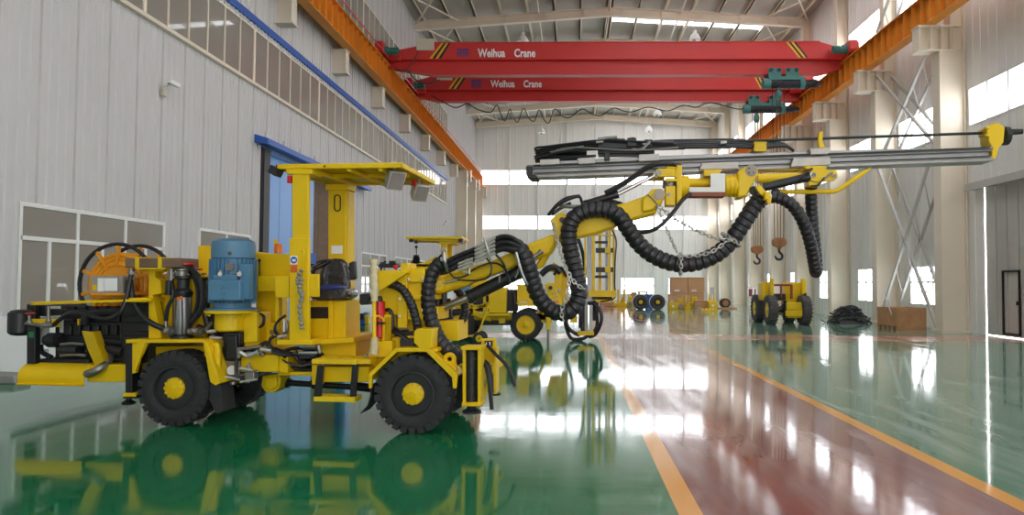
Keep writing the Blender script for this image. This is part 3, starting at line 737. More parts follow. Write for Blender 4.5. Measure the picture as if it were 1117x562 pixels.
tubes('return_hose', 'hose', [([(208, 293, .2), (217, 303, .16), (221, 320, .14), (219, 338, .14), (208, 353, .18)], .028), ([(205, 295, .3), (213, 306, .26), (216, 322, .24), (213, 340, .24), (205, 350, .24)], .022)])
tubes('drain_hose', 'hose', [([(187, 306, .18), (189, 322, .14), (183, 336, .14), (181, 350, .16)], .022)])
# ---- rear fender and jack
P('rear_fender', 'yellow', [([(137, 370.5), (222, 370.5), (226, 374), (137, 374.5)], .0, .36), ([(221, 371), (226, 374), (240, 418), (235, 421), (229, 417)], -.0, .3), ([(144, 374), (161, 374), (152, 392), (148, 407), (144, 408)], .02, .06), ([(144, 380), (150, 374), (158, 374), (147, 406)], .0, .03)], .005)
P('rear_mudflap', 'rubber', [([(229, 417), (240, 420), (243, 449), (236, 452), (228, 436)], .02, .28)], .004)
mb = MB(); F.slab(mb, R4(136.5, 376, 144, 433), .06, .22); F.slab(mb, R4(134, 431, 149, 435), .04, .26); jk = mb.build('rear_jack', 'black', jumbo, .006)
P('jack_flange', 'yellow', [(R4(133.5, 429, 148, 433), .03, .26)], .004, root=jk)
mb = MB().lathe([(0, .02), (0, .07), (.02, .075), (.05, .03), (.09, .03)], q(140.5, 441, .14), (0, 0, 1), 16); mb.build('jack_foot', 'black', jk)
# ---- electric motor and pump stack
mc = q(253.5, 338, .3)
mb = MB(); rM = .235
h = lambda y: q(253.5, y, .3).z-mc.z
mb.lathe([(0, .28), (.02, .28), (.025, .2), (h(330), .2), (h(329), rM*.93), (h(283), rM*.93), (h(281.5), rM), (h(268), rM), (h(264), rM*.96), (h(261), rM*.75), (h(260.5), .01)], mc, (0, 0, 1), 36)
for k in range(30):
    a = 2*PI*k/30; d = Vector((math.cos(a), math.sin(a), 0)); mb.box(mc+d*(rM*.97)+Vector((0, 0, (h(330)+h(283))/2)), (.05, .008, h(283)-h(330)), rz=a)
F.slab(mb, R4(262, 288, 272, 326), .04, .12)
motor = mb.build('electric_motor', 'bluem', jumbo)
P('terminal_box', 'bluem', [([(227, 308), (230, 305.5), (262, 305.5), (262, 328), (227, 328)], -.03, .12), (R4(232, 300, 258, 306), .02, .12)], .012, root=motor)
mb = MB()
for st_ in ([(240.5, 311.5), (245.8, 313.6), (240.5, 315.7)], [(240.3, 320), (245.8, 320)], [(240.3, 325.2), (245.8, 325.2)]): mb.tube([q(x, y, -.031) for x, y in st_], .006, 6)
mb.build('embossed_mark', 'bluem', motor)
P('nameplate', 'steel', [(R4(246, 287.5, 254, 295), .035, .06)], .002, root=motor)
mb = MB()
for x in (240, 261): mb.cyl(q(x, 299, .0), q(x, 299, .09), .025, seg=8); mb.cyl(q(x, 302, .04), q(x, 295, .04), .018, seg=6)
mb.build('eye_bolt', 'steel', motor)
MB().cyl(q(250.5, 276.5, .06), q(250.5, 276.5, .08), .022, seg=12).build('cap_bolt', 'black', motor)
mb = MB(); h2 = lambda y: q(251, y, .3).z-q(251, 361, .3).z
mb.lathe([(0, .15), (.015, .17), (h2(342), .17), (h2(341.5), .28), (h2(338.2), .28)], q(251.5, 361, .3), (0, 0, 1), 30)
F.slab(mb, R4(266, 341, 280, 374), .28, .6); F.slab(mb, [(266, 373), (280, 373), (280, 352)], .12, .16); F.slab(mb, R4(248, 372, 282, 380), .3, .7)
for k in range(8):
    a = 2*PI*k/8+.3; p_ = q(251.5, 338, .3)+Vector((.25*math.cos(a), .25*math.sin(a), -.045)); mb.cyl(p_, p_+Vector((0, 0, -.02)), .016, seg=6)
mb.build('motor_mount', 'yellow', jumbo, .004)
mb = MB(); F.slab(mb, R4(243, 363, 262, 378), .2, .42); F.slab(mb, R4(242, 378, 261, 394), .22, .4); mb.cyl(q(252, 361, .3), q(252, 366, .3), .1); F.slab(mb, R4(246, 366, 258, 392), .17, .2); mb.build('hydraulic_pump', 'black', jumbo, .02)
mb = MB(); F.slab(mb, R4(245, 394, 261, 416), .22, .4); mb.cyl(q(253, 404, .18), q(253, 404, .3), .06, seg=12); F.slab(mb, R4(258, 379, 262, 391), .16, .22); mb.cyl(q(262, 387, .18), q(274, 385, .2), .022); mb.cyl(q(262, 381, .18), q(285, 378, .2), .02); mb.cyl(q(240, 369, .26), q(233, 369, .26), .018); F.slab(mb, R4(267, 406, 277, 416), .16, .26); mb.cyl(q(271, 398, .2), q(271, 418, .2), .02); mb.cyl(q(262, 410, .2), q(282, 405, .2), .018); mb.cyl(q(254, 416, .2), q(254, 420, .2), .03); mb.build('valve_block', 'steel', jumbo, .006)
tubes('suction_pipe', 'yellow', [([(226, 387, .2), (232, 378, .12), (236.5, 378, .1), (237.5, 390, .1), (238, 404, .1), (242, 410, .14), (246, 410, .22)], .036)], seg=12)
tubes('pump_hose', 'hose', [([(262, 378, .3), (275, 382, .25), (290, 374, .3), (296, 382, .3), (318, 386, .3)], .022), ([(280, 341, .4), (288, 345, .3), (287, 355, .3), (280, 358, .35)], .012), ([(258, 392, .2), (258, 410, .15), (268, 414, .2), (285, 408, .3), (300, 402, .35)], .018), ([(296, 368, .3), (294, 376, .3), (304, 384, .3), (322, 380, .4), (345, 382, .4)], .02), ([(310, 388, .3), (320, 400, .4), (338, 404, .4), (352, 396, .4)], .022), ([(312, 344, .25), (302, 352, .22), (300, 362, .22), (308, 369, .3)], .014), ([(322, 382, .4), (326, 394, .4), (346, 400, .4)], .02), ([(216, 356, .3), (230, 362, .3), (236, 372, .3)], .03), ([(224, 340, .4), (232, 350, .35), (233, 362, .35)], .02)])
tubes('rear_loom', 'hose', [([(222, 300, .5), (226, 320, .4), (225, 345, .4), (232, 368, .4)], .04), ([(228, 345, .5), (238, 356, .45), (240, 372, .4)], .035)])
tubes('steel_coupling', 'steel', [([(312, 350, .26), (313, 360, .26), (309, 367, .28)], .022), ([(280, 383, .25), (286, 380, .25), (293, 382, .25)], .024), ([(325, 386, .36), (344, 387, .36)], .016), ([(330, 380, .36), (348, 380, .36)], .016), ([(285, 385, .25), (288, 388, .25)], .03)], n=3)
P('valve_stack', 'blues', [(R4(330, 382, 343, 389), .4, .5)])
random.seed(11)
lst = []
for i in range(9):
    y0 = 384+i*2.2; t0 = .35+.07*(i % 5)
    lst.append(([(300+3*(i % 4), 380+i*1.2, t0), (312, y0, t0-.05), (326, y0+random.uniform(0, 6), t0), (340, y0+random.uniform(-3, 5), t0+.05), (353, y0+random.uniform(-4, 3), t0+.08)], random.choice((.012, .016, .02))))
tubes('loose_hose', 'hose', lst)
P('dark_void_fill', 'black', [(R4(314, 386, 350, 402), .75, .95), (R4(228, 340, 240, 372), .55, .7)])  # black slabs standing in for the shaded void behind the hoses
lst = []
for x0, y0, x1, y1, r in ((226, 362, 236, 361, .02), (229, 368, 242, 369, .016), (262, 384, 270, 389, .022), (270, 389, 282, 384, .026), (284, 381, 296, 383, .022), (262, 402, 276, 404, .02), (243, 411, 262, 414, .018), (262, 417, 280, 414, .014), (272, 396, 272, 402, .016), (327, 378, 343, 378, .014), (326, 385, 346, 385, .014), (347, 377, 349, 385, .014), (310, 362, 310, 349, .016), (303, 368, 313, 366, .018), (224, 374, 230, 376, .02)):
    lst.append(([(x0, y0, .14), (x1, y1, .16)], r))
tubes('pipe_fitting', 'chain', lst, n=1)
tubes('wire_loop', 'hose', [([(311, 346, .2), (304, 349, .18), (300.5, 358, .18), (304, 365, .2)], .01), ([(304, 366, .2), (296, 370, .18), (293, 378, .18), (300, 385, .2), (316, 388, .24)], .012), ([(298, 366, .25), (294, 374, .2), (300, 386, .2), (322, 389, .24)], .01), ([(282, 340, .4), (287, 346, .35), (286, 354, .35), (279, 358, .4)], .01)])
P('mount_nuts', 'steel', [(R4(283, 360, 288, 365), .48, .5), (R4(294, 360, 299, 365), .48, .5)], .004)
# ---- cab: posts, canopy, consoles, seat
P('canopy_post', 'yellow', [(R4(318.5, 189, 336.5, 262), .1, .15), (R4(318.5, 189, 320.5, 262), .15, .3), (R4(315.5, 260, 336.5, 371), .08, .14), (R4(315.5, 260, 318, 371), .14, .32), (R4(312, 184.5, 340, 190), .08, .34), (R4(336.5, 299, 347.5, 324), .1, .14)], .008)
P('cab_floor', 'yellow', [([(302, 371), (340, 371), (340, 376.5), (302, 376.5)], .06, 1.3), ([(340, 371), (386, 368), (386, 373.5), (340, 376.5)], .3, 1.3), (R4(350, 373, 388, 390), .45, 1.2)], .006)
rp = P('rear_post', 'yellow', [([(358, 205), (377, 205), (377, 275), (380, 366), (358, 366)], .95, 1.1), (R4(355, 201, 380, 207), .9, 1.15), (R4(377, 205, 380, 366), 1.0, 1.2)], .006)
mb = MB(); ov = []
for k in range(24):
    a = 2*PI*k/24; ov.append(q(368+3.2*math.cos(a), 221.5+(5.5 if math.sin(a) > 0 else -5.5)+3.2*math.sin(a), .945))
mb.tube(ov, .008, 5, closed=True).build('hand_hole', 'black', rp)
P('notice_plate', 'paper', [(R4(361.5, 268, 373.5, 277), .94, .944)], 0, root=rp)
# canopy roof
zt, zb_ = q(370, 178, .08).z, q(370, 186, .08).z
sa, sb = q(302, 180, .08).x, q(439, 180, .08).x
mb = MB(); mb.span((sa, .08, zt-.03), (sb, 1.42, zt)); mb.span((sa, .08, zb_+.02), (sb, .11, zt-.01)); mb.span((sa, 1.39, zb_+.02), (sb, 1.42, zt-.01)); mb.span((sb-.03, .08, zb_+.02), (sb, 1.42, zt-.01)); mb.span((sa, .1, zb_+.02), (sa+.03, 1.4, zt-.01))
for s_ in (.25, .55, .8): mb.span((sa+(sb-sa)*s_, .11, zt-.09), (sa+(sb-sa)*s_+.05, 1.39, zt-.03))
mb.span((sa+.1, .6, zt-.08), (sb-.1, .66, zt-.03))
cn = mb.build('canopy', 'yellow', jumbo, .012)
MB().cyl(q(354, 181.5, .075), q(354, 181.5, .09), .012, seg=10).build('bolt_hole', 'black', cn)
mb = MB().box(q(301, 187, .12), (.1, .14, .09), ry=.5); mb.box(q(305, 183, .12), (.06, .05, .06)); mb.build('rear_lamp', 'black', cn)
MB().box(q(316, 196, .1)+Vector((0, -.0, 0)), (.04, .04, .08)).build('red_lamp', 'redx', cn)
def worklight(px, py, t, yaw_):
    c = q(px, py, t); R = Matrix.Rotation(yaw_, 3, 'Z') @ Matrix.Rotation(.5, 3, 'Y'); mb = MB()
    f = [c+R @ Vector((.07, y, z)) for y, z in ((-.1, -.11), (.1, -.11), (.1, .11), (-.1, .11))]; b = [c+R @ Vector((-.1, y, z)) for y, z in ((-.06, -.07), (.06, -.07), (.06, .07), (-.06, .07))]
    mb.loft(f, b); mb.cyl(c+Vector((0, 0, .08)), c+Vector((0, 0, .19)), .02)
    o = mb.build('work_lamp', 'plate', cn, .01)
    g = [c+R @ Vector((.071, y, z)) for y, z in ((-.08, -.09), (.08, -.09), (.08, .09), (-.08, .09))]
    m2 = MB(); m2.prism(g, R @ Vector((.006, 0, 0))); m2.build('lamp_glass', 'lens', o)
worklight(430, 195, .3, -.75); worklight(457, 209, 1.12, -.75)
MB().box(q(452, 200, 1.0), (.05, .05, .07)).build('red_lamp', 'redx', cn)
# console boxes
P('side_console', 'yellow', [(R4(300, 301, 315, 325), .14, .4), (R4(279, 277, 316, 301), .75, 1.15), (R4(279, 301, 301, 371), .8, 1.1), (R4(281, 301, 300, 318), .5, .8), (R4(266, 352, 302, 372), .5, 1.0), (R4(300, 325, 304, 371), .3, .4)], .008)
P('rear_cover', 'yellow', [(R4(232, 275, 283, 300), 1.0, 1.3), (R4(216, 268, 232, 300), 1.05, 1.3)], .008)
mb = MB().lathe([(0, .05), (.09, .045), (.11, .03)], q(303.5, 276, .8), (0, 0, 1), 16); bc = mb.build('beacon', 'amber', jumbo)
P('beacon_stay', 'yellow', [(R4(298.5, 261, 301.5, 277), .86, .9)], .002, root=bc)
mb = MB().cyl(q(283, 300, .6), q(283, 285, .6), .008, seg=6); mb.sphere(q(283, 284, .6), .02); mb.build('control_lever', 'black', jumbo)
sw = MB(); cw = q(344.5, 290.5, .5); ring = [cw+Matrix.Rotation(-.45, 3, 'Y') @ Vector((.17*math.cos(2*PI*k/28), .17*math.sin(2*PI*k/28), 0)) for k in range(28)]
sw.tube(ring, .014, 8, closed=True); sw.cyl(cw, cw+Vector((-.1, 0, -.25)), .02)
for k in (0, 9, 18): sw.tube([cw, ring[k]], .01, 6)
sw.build('steering_wheel', 'black', jumbo)
# seat
mb = MB(); sx0, sx1 = q(353, 300, .7).x, q(377, 300, .7).x
pts = [q(354, 310, .7), q(355, 292, .7), q(358, 284.5, .7), q(372, 284, .7), q(377, 290, .7), q(378, 312, .7)]
mb.prism([p_-Vector((0, .22, 0)) for p_ in pts], (0, .1, 0)); 
mb2 = MB()
pcen = q(366, 309, .7)
# backrest stands across the machine: wide shell seen from the front-left
for i in range(1): pass
st = P('seat_back', 'seat', [([(347, 314), (348, 298), (351, 288), (356, 283), (364, 281.8), (372, 282.5), (377, 287), (380, 298), (380.5, 312), (378, 322), (360, 324), (349, 321)], .74, .84)], .035)
P('seat_bolster', 'seat', [([(348, 312), (350, 296), (354, 287), (358, 286), (355, 300), (355, 316)], .69, .78), ([(370, 285), (375, 288), (378, 300), (378, 314), (372, 318), (373, 300)], .69, .78), (R4(358, 300, 371, 303), .72, .76)], .02)
P('seat_cushion', 'seat', [([(337, 320), (341, 315), (372, 314), (378, 316), (378, 324), (370, 328), (346, 328.5), (338, 326)], .42, .8)], .03)
P('seat_pad', 'bluec', [([(344, 315.5), (350, 311.5), (362, 310), (371, 313), (367, 316.5), (350, 318)], .4, .68)], .025)
P('armrest', 'black', [([(380, 287), (386, 284.5), (387, 304), (383, 306), (380, 304)], .8, .9), (R4(376, 301, 382, 304), .8, .86)], .02)
sb_ = P('seat_base', 'yellow', [(R4(338, 328, 377, 371), .5, .95), (R4(358, 328, 363, 370), .47, .5)], .006)
P('base_opening', 'black', [(R4(337, 335, 358, 347.5), .49, .5)], 0, root=sb_)
# stickers on the post
dc = P('mandatory_sticker', 'paper', [(R4(316.5, 279, 324.5, 288.5), .076, .079)], 0)
cc = q(320.5, 283.8, .075); MB().cyl(cc, cc+Vector((0, .002, 0)), .038, seg=24).build('blue_disc', 'blues', dc)
P('book_symbol', 'paper', [([(318.6, 282.4), (320.5, 283), (322.4, 282.4), (322.4, 285), (320.5, 285.6), (318.6, 285)], .072, .074)], 0, root=dc)
dw = P('warning_sticker', 'amber', [(R4(316.5, 289, 324.5, 297.5), .076, .079)], 0)
mb = MB(); tri = [q(320.5, 290.3, .0745), q(323.8, 296, .0745), q(317.2, 296, .0745)]; mb.tube(tri, .004, 4, closed=True).build('warning_triangle', 'black', dw)
P('side_sticker', 'blues', [(R4(336.4, 276, 339, 288), .16, .3)], 0)
mb = MB(); rp_ = smoothpath(T((329, 294, .03), (325.5, 302, .03), (329, 306, .02), (327, 313, .0), (329, 322, .02), (327, 335, .02), (328, 348, .02), (329.5, 359, .03)), 10)
mb.tube(rp_, .022, 8, radf=lambda i: 1+.35*math.sin(i*1.3)); mb.tube(smoothpath(T((325, 302, .02), (324.5, 309, .02), (329, 318, -.0), (330, 328, .02)), 8), .018, 8, radf=lambda i: 1+.3*math.sin(i*1.7)); mb.sphere(q(327.5, 318, .0), (.03, .03, .035)); mb.build('pull_rope', 'rope', jumbo)
tubes('grab_handle', 'yellow', [([(330, 305, .1), (331, 276, .02), (330, 274, .1)], .012)])
# ---- step
M['tread'] = mat('yellow_tread', srgb(236, 200, 10), .5, var=.1, bump=.6, bscale=60)
zp = q(345, 392, .0).z; sA, sB = q(340, 392, 0).x, q(388, 392, 0).x
mb = MB(); mb.span((sA, 0, zp-.05), (sB, .42, zp)); mb.span((sB, .06, zp-.05), (sB+.14, .42, zp)); 
for i in range(9):
    for j in range(6): mb.sphere((sA+.05+i*.05, .05+j*.06, zp), (.012, .012, .007), 6)
mb.build('platform', 'tread', jumbo, .006)
P('step_stringer', 'black', [([(346, 399), (353, 399), (350, 433), (342, 433)], .0, .03), ([(384, 398), (390.5, 398), (388, 433), (381.5, 433)], .0, .03)], .003)
mb = MB(); zs = q(345, 432.5, 0).z; s0_, s1_ = q(342, 433, 0).x, q(382, 433, 0).x; mb.span((s0_, -.0, zs-.055), (s1_+.05, .2, zs))
for i in range(8):
    for j in range(3): mb.sphere((s0_+.04+i*.05, .04+j*.055, zs), (.012, .012, .007), 6)
mb.build('step_tread', 'tread', jumbo, .005)
# ---- front fender, mudflap, jack
def fold(pts, t0, t1, th, name, m):
    mb = MB(); rows = []
    for x, y in pts: a = q(x, y, .0); rows.append([Vector((a.x, t0, a.z)), Vector((a.x, (t0+t1)/2, a.z)), Vector((a.x, t1, a.z))])
    return mb.sheet(rows, th, (0, 0, -1)).build(name, m, jumbo, .003)
mb = MB(); F.slab(mb, [(402, 424), (402, 408), (431, 380), (466, 379.5), (470, 381), (499, 409), (497.5, 424), (494, 424), (493, 412), (465, 384), (433, 384), (406, 410), (405, 424)], -.02, .02)
for a, b in (((402, 408), (431, 380)), ((431, 380), (466, 379.5)), ((466, 379.5), (499, 409))):
    pa, pb = q(*a, 0), q(*b, 0); mb.prism([Vector((pa.x, 0, pa.z)), Vector((pb.x, 0, pb.z)), Vector((pb.x, 0, pb.z-.02)), Vector((pa.x, 0, pa.z-.02))], (0, .32, 0))
mb.build('front_fender', 'yellow', jumbo, .004)
rows = []
for x, y in ((403.5, 420), (402.5, 432), (399.5, 443), (391.5, 452)): a = q(x, y, .0); rows.append([Vector((a.x, .03, a.z)), Vector((a.x, .3, a.z))])
MB().sheet(rows, .014, (1, 0, .2)).build('front_mudflap', 'rubber', jumbo)
P('tool_box', 'yellow', [([(451.5, 362), (454, 359), (471, 359), (471, 380), (458, 380), (451.5, 374)], -.02, .3), (R4(447, 380, 477, 384), .02, .35)], .006)
fj = P('front_jack', 'yellow', [(R4(504.5, 379, 507.8, 441), -.02, .2), (R4(521, 379, 524, 441), -.02, .2), (R4(503, 378, 525, 382), -.03, .22), (R4(503.5, 439.5, 524.5, 443.5), -.04, .22), (R4(507, 382, 522, 440), .16, .2)], .004)
mb = MB().cyl(q(514.4, 382, .07), q(514.4, 439.5, .07), .07, seg=22)
for i in range(18): mb.lathe([(0, .07), (.008, .073), (.016, .07)], q(514.4, 384+i*3.0, .07), (0, 0, 1), 22)
mb.build('jack_cylinder', 'black', fj)
MB().lathe([(0, .02), (0, .1), (.02, .1), (.05, .05), (.07, .05)], q(514.5, 450.5, .07), (0, 0, 1), 20).build('jack_foot', 'dark', fj)
P('front_plate', 'yellow', [(R4(525, 369.5, 541, 386), .3, .34), (R4(538.5, 380, 541, 430), .3, .5), ([(525, 386), (541, 386), (538, 396), (526, 399)], .42, .46), ([(524, 438), (538, 398), (540, 400), (526, 441)], .3, .34), (R4(500, 398, 541, 404), .5, 1.1)], .004)
MB().lathe([(0, .0), (.0, .06), (.02, .07)], q(540, 431, .7), (0, 0, 1)).build('far_jack_foot', 'dark', jumbo)
pk = P('plug_socket', 'black', [(R4(528.5, 372, 537, 378), .27, .3)], .004)
P('socket_mark', 'paper', [(R4(530, 373.6, 530.8, 376.6), .268, .27), (R4(533.4, 373.4, 535, 374.2), .268, .27), (R4(534.2, 374.2, 535, 377), .268, .27)], 0, root=pk)
mb = MB(); c = q(490.5, 392, .1); mb.tube([c+Vector((.048*math.cos(2*PI*k/20), 0, .048*math.sin(2*PI*k/20))) for k in range(20)], .026, 8, closed=True); F.slab(mb, [(484, 395), (497, 395), (499, 410), (488, 404)], .08, .12); mb.build('tow_lug', 'yellow', jumbo)
tubes('plug_cable', 'hose', [([(532, 377, .26), (540, 386, .2), (551, 397, .15), (558, 409, .12), (562, 422, .1)], .02)])
tubes('jack_hose', 'hose', [([(526, 395, .2), (531, 402, .15), (534, 420, .1), (536.5, 447, .08)], .022), ([(527, 393, .25), (533, 398, .2), (536, 412, .2), (537, 428, .2)], .018)])
# ---- boom support body
P('boom_pedestal', 'yellow', [([(411.5, 296.5), (443, 295.5), (443, 298.5), (413, 318.5)], .18, .24), (R4(433.5, 298, 444, 358), .28, .36), (R4(416, 299, 463, 344), .36, 1.0), (R4(443.7, 293, 463, 308), .3, 1.0), (R4(411.5, 295, 446, 299), .24, 1.0), (R4(437, 287, 445.5, 298), .2, .5), ([(407, 350), (430, 330), (433.5, 372), (407, 372)], .45, 1.05), (R4(419, 343.5, 426, 372), .2, .24), (R4(412, 318, 418, 345), .4, .5)], .008)
P('pivot_bracket', 'yellow', [(R4(446, 300, 476, 303), .38, 1.0), (R4(444, 321, 466, 327), .3, .98), (R4(446, 322, 472, 327), .38, 1.0), (R4(444.5, 336, 464, 349), .3, .5), (R4(446, 335, 478, 349), .4, .98), ([(446, 349), (470, 349), (480, 372), (446, 372)], .45, .95), (R4(478, 350, 500, 372), .6, 1.1)], .008)
mb = MB().cyl(q(457, 296, .7), q(457, 349, .7), .09, seg=20)
for x, y in ((446, 305), (446, 332), (461, 339), (461, 304), (436, 310), (436, 326), (447, 340), (436, 345), (414, 375), (424, 375), (424, 384)): mb.cyl(q(x, y, .26), q(x, y, .45), .016, seg=6)
mb.build('pivot_pin', 'steel', jumbo)
P('deck_valves', 'dark', [(R4(430, 362, 452, 376), .35, .8), (R4(436, 370, 452, 380), .2, .5), (R4(413, 287.5, 432, 292), .45, .6), (R4(424, 284.5, 430, 290), .5, .6)], .01)
tubes('deck_hose', 'hose', [([(424, 360, .3), (436, 366, .25), (452, 378, .25)], .02), ([(430, 358, .35), (444, 370, .25), (456, 384, .3)], .02), ([(415, 342, .4), (424, 338, .35), (428, 346, .35), (428, 362, .35)], .022), ([(472, 340, .6), (470, 360, .5), (474, 390, .4)], .035), ([(466, 345, .7), (480, 366, .5), (486, 392, .4)], .03), ([(460, 330, .6), (456, 352, .5), (462, 380, .4)], .03), ([(484, 312, .8), (484, 340, .8), (482, 370, .7)], .04), ([(478, 316, .8), (477, 345, .8), (476, 372, .7)], .035)])
tubes('handrail', 'yellow', [([(407.5, 286, .1), (408, 330, .1), (408.5, 388, .1)], .022), ([(409, 345, .1), (418, 348, .15), (418, 372, .2)], .012)], n=2)
mb = MB(); wr_ = T((407.5, 283, .1), (408, 310, .1), (408.5, 330, .1)); mb.tube(resample(wr_, .03), .04, 10, radf=lambda i: 1+.15*math.sin(i*2.1)); mb.tube(resample(T((408.5, 368, .1), (408.5, 380, .1), (407, 389, .1)), .03), .05, 10, radf=lambda i: .7+.06*i); mb.build('film_wrapping', 'wrap', jumbo)
mb = MB().lathe([(0, .03), (.01, .06), (.3, .06), (.34, .02)], q(414, 369, .22), (0, 0, 1), 16); mb.lathe([(0, .06), (.03, .06), (.32, .06), (.37, .025)], q(412.5, 372, .5), (0, 0, 1), 16); mb.cyl(q(414, 349, .22), q(414, 329, .22), .06, seg=16); fe = mb.build('fire_extinguisher', 'redx', jumbo)
MB().lathe([(0, .035), (.05, .03), (.06, .015)], q(414, 329, .22), (0, 0, 1), 12).build('extinguisher_valve', 'black', fe)
P('extinguisher_strap', 'black', [(R4(410, 351.5, 418.5, 354), .14, .3)], .002, root=fe)
mb = MB(); F.slab(mb, [(392, 321), (402, 320), (402, 332.5), (393, 333), (391.5, 330)], .6, .75); F.slab(mb, R4(402, 324, 408, 327), .65, .7); mb.build('marker_lamp', 'black', jumbo, .012)
# ---- control levers seen above the pedestal
mb = MB().cyl(q(413, 291, .5), q(421, 285, .5), .012); mb.cyl(q(425, 288, .44), q(432, 286, .44), .02); mb.cyl(q(416, 295, .5), q(416, 286, .5), .01); mb.build('small_lever', 'black', jumbo)
MB().sphere(q(431.5, 291.5, .42), .028).build('red_button', 'redx', jumbo)
# ================================================================== boom, feed and hoses of the front machine
TB = .72
def box_beam(mb, top, bot, t0, t1): F.slab(mb, top+bot[::-1], t0, t1)
mb = MB()
F.slab(mb, [(474, 306), (490, 299), (540, 283), (572, 268), (604, 255), (608, 262), (600, 277), (583, 283), (567, 288.5), (520, 306), (508, 312), (474, 322), (471, 316), (471, 311)], TB-.13, TB+.13)
F.slab(mb, [(599, 262), (606, 258), (608, 264), (592, 291), (580, 296), (586, 286)], TB-.06, TB+.06)
mb.cyl(q(478, 311, TB-.18), q(478, 311, TB+.18), .09)
bm_ = mb.build('lower_boom', 'yellow', jumbo, .03)
mb = MB().cyl(q(482, 310, TB-.14), q(482, 310, TB-.125), .02, seg=12); mb.build('boom_hole', 'black', bm_)
mb = MB().cyl(q(486, 308.5, TB-.15), q(499, 305, TB-.15), .012); mb.cyl(q(576, 285, TB-.2), q(591, 274, TB-.2), .022); mb.cyl(q(589, 276, TB-.2), q(591, 273.5, TB-.2), .03); mb.build('boom_pin', 'steel', bm_)
P('knuckle_plate', 'yellow', [([(600, 240), (607, 234), (614, 231), (619, 236), (616, 250), (607, 262), (603, 252)], TB-.16, TB-.1), ([(600, 240), (607, 234), (614, 231), (619, 236), (616, 250), (607, 262), (603, 252)], TB+.1, TB+.16)], .008)
mb = MB().cyl(q(613, 240, TB-.18), q(613, 240, TB+.18), .03); mb.build('knuckle_pin', 'black', jumbo)
mb = MB()
F.slab(mb, [(608, 250), (622, 238), (650, 228), (683, 221), (708, 212), (715, 216), (718, 227), (714.5, 233.5), (692, 239), (677, 244), (670, 248), (650, 255), (626, 260.5), (610, 266)], TB-.11, TB+.11)
F.slab(mb, [(700, 217), (712, 206), (722, 205), (727, 212), (722, 222), (712, 230), (700, 232)], TB-.16, TB+.16)
ub = mb.build('upper_boom', 'yellow', jumbo, .025)
MB().cyl(q(719.4, 212, TB-.185), q(719.4, 212, TB+.185), .058, seg=24).build('boom_end_cap', 'capm', ub)
tubes('lock_bar', 'steel', [([(707, 212, TB-.18), (716.5, 222, TB-.18), (716.5, 228, TB-.18)], .009)], root=ub, n=2)
def hyd(a, b, c, r, rr, ta, name='hydraulic_cylinder'):
    mb = MB(); A, B, D = q(*a, ta), q(*b, ta), q(*c, ta); d = (B-A).normalized()
    mb.cyl(A, B, r, seg=22); mb.cyl(B-d*.05, B, r*1.12, seg=22); mb.cyl(A, A+d*.04, r*1.06, seg=22)
    o = mb.build(name, 'black', jumbo)
    m2 = MB().cyl(B, D, rr, seg=18); m2.lathe([(-.04, r*.75), (.04, r*.75)], D, (0, 1, 0), 16); m2.build('piston_rod', 'chrome', o); return o
lc = hyd((568, 296.5), (511, 324.5), (474, 340), .074, .044, TB-.02)
hyd((637, 223), (674.5, 211.8), (716, 190.5), .04, .022, TB-.06)
hyd((833, 204.5), (883, 193), (886, 192), .046, .02, TB-.08)
mb = MB().cyl(q(545, 308, TB-.08), q(545, 301, TB-.08), .015); mb.cyl(q(562, 303, TB-.1), q(570, 283, TB-.1), .014)
for x in (544, 549): mb.cyl(q(x, 299, TB-.09), q(x, 295.5, TB-.09), .012)
mb.build('cylinder_fitting', 'steel', lc)
# ---- head: hinge, rotator, elbow
P('boom_clevis', 'yellow', [([(714.5, 187), (716, 184.8), (719, 183.8), (736, 184), (736, 193), (718, 193), (715.3, 191)], TB-.16, TB-.1), ([(714.5, 187), (716, 184.8), (719, 183.8), (736, 184), (736, 193), (718, 193), (715.3, 191)], TB+.06, TB+.12), (R4(738, 180, 744, 223.5), TB-.14, TB+.14), (R4(727, 180, 741, 184), TB-.1, TB+.1), (R4(726, 194.5, 741, 198), TB-.14, TB+.14), (R4(726, 203, 737, 224), TB-.12, TB+.12), (R4(736, 184, 740, 194), TB-.14, TB-.02)], .008)
mb = MB().cyl(q(718.4, 188.2, TB-.175), q(718.4, 188.2, TB+.13), .032, seg=18); mb.cyl(q(731, 197, TB), q(731, 205, TB), .085, seg=18); mb.cyl(q(729.5, 212.3, TB-.13), q(729.5, 212.3, TB-.1), .022, seg=12); mb.build('clevis_pin', 'steel', jumbo)
mb = MB().cyl(q(742, 204, TB), q(751, 204, TB), .125, seg=28); mb.cyl(q(751, 199.5, TB), q(776, 199.5, TB), .055, seg=20); mb.cyl(q(775, 203, TB), q(792, 203, TB), .1, seg=24); mb.cyl(q(790.5, 203, TB), q(806, 203, TB), .118, seg=28)
for x in (795, 800): mb.cyl(q(x, 203, TB), q(x+2.5, 203, TB), .126, seg=28)
rot = mb.build('rotation_unit', 'yellow', jumbo, .004)
P('cover_plate', 'white', [([(775, 189.3), (791, 189.3), (791, 209.5), (752, 209.5), (752, 204.3), (775, 204.3)], TB-.14, TB-.125)], .002, root=rot)
P('cover_underside', 'redbrown', [(R4(752, 209.5, 791, 214.2), TB-.137, TB+.06)], .002, root=rot)
el = P('elbow', 'yellow', [([(804.5, 187), (813, 182), (819, 179.5), (825, 181), (827.5, 186), (826.5, 192), (819.5, 204), (815, 214), (804.5, 216.5)], TB-.12, TB+.12)], .02)
MB().cyl(q(819.6, 186, TB-.14), q(819.6, 186, TB+.14), .064, seg=28).build('elbow_cap', 'capm', el)
mb = MB()
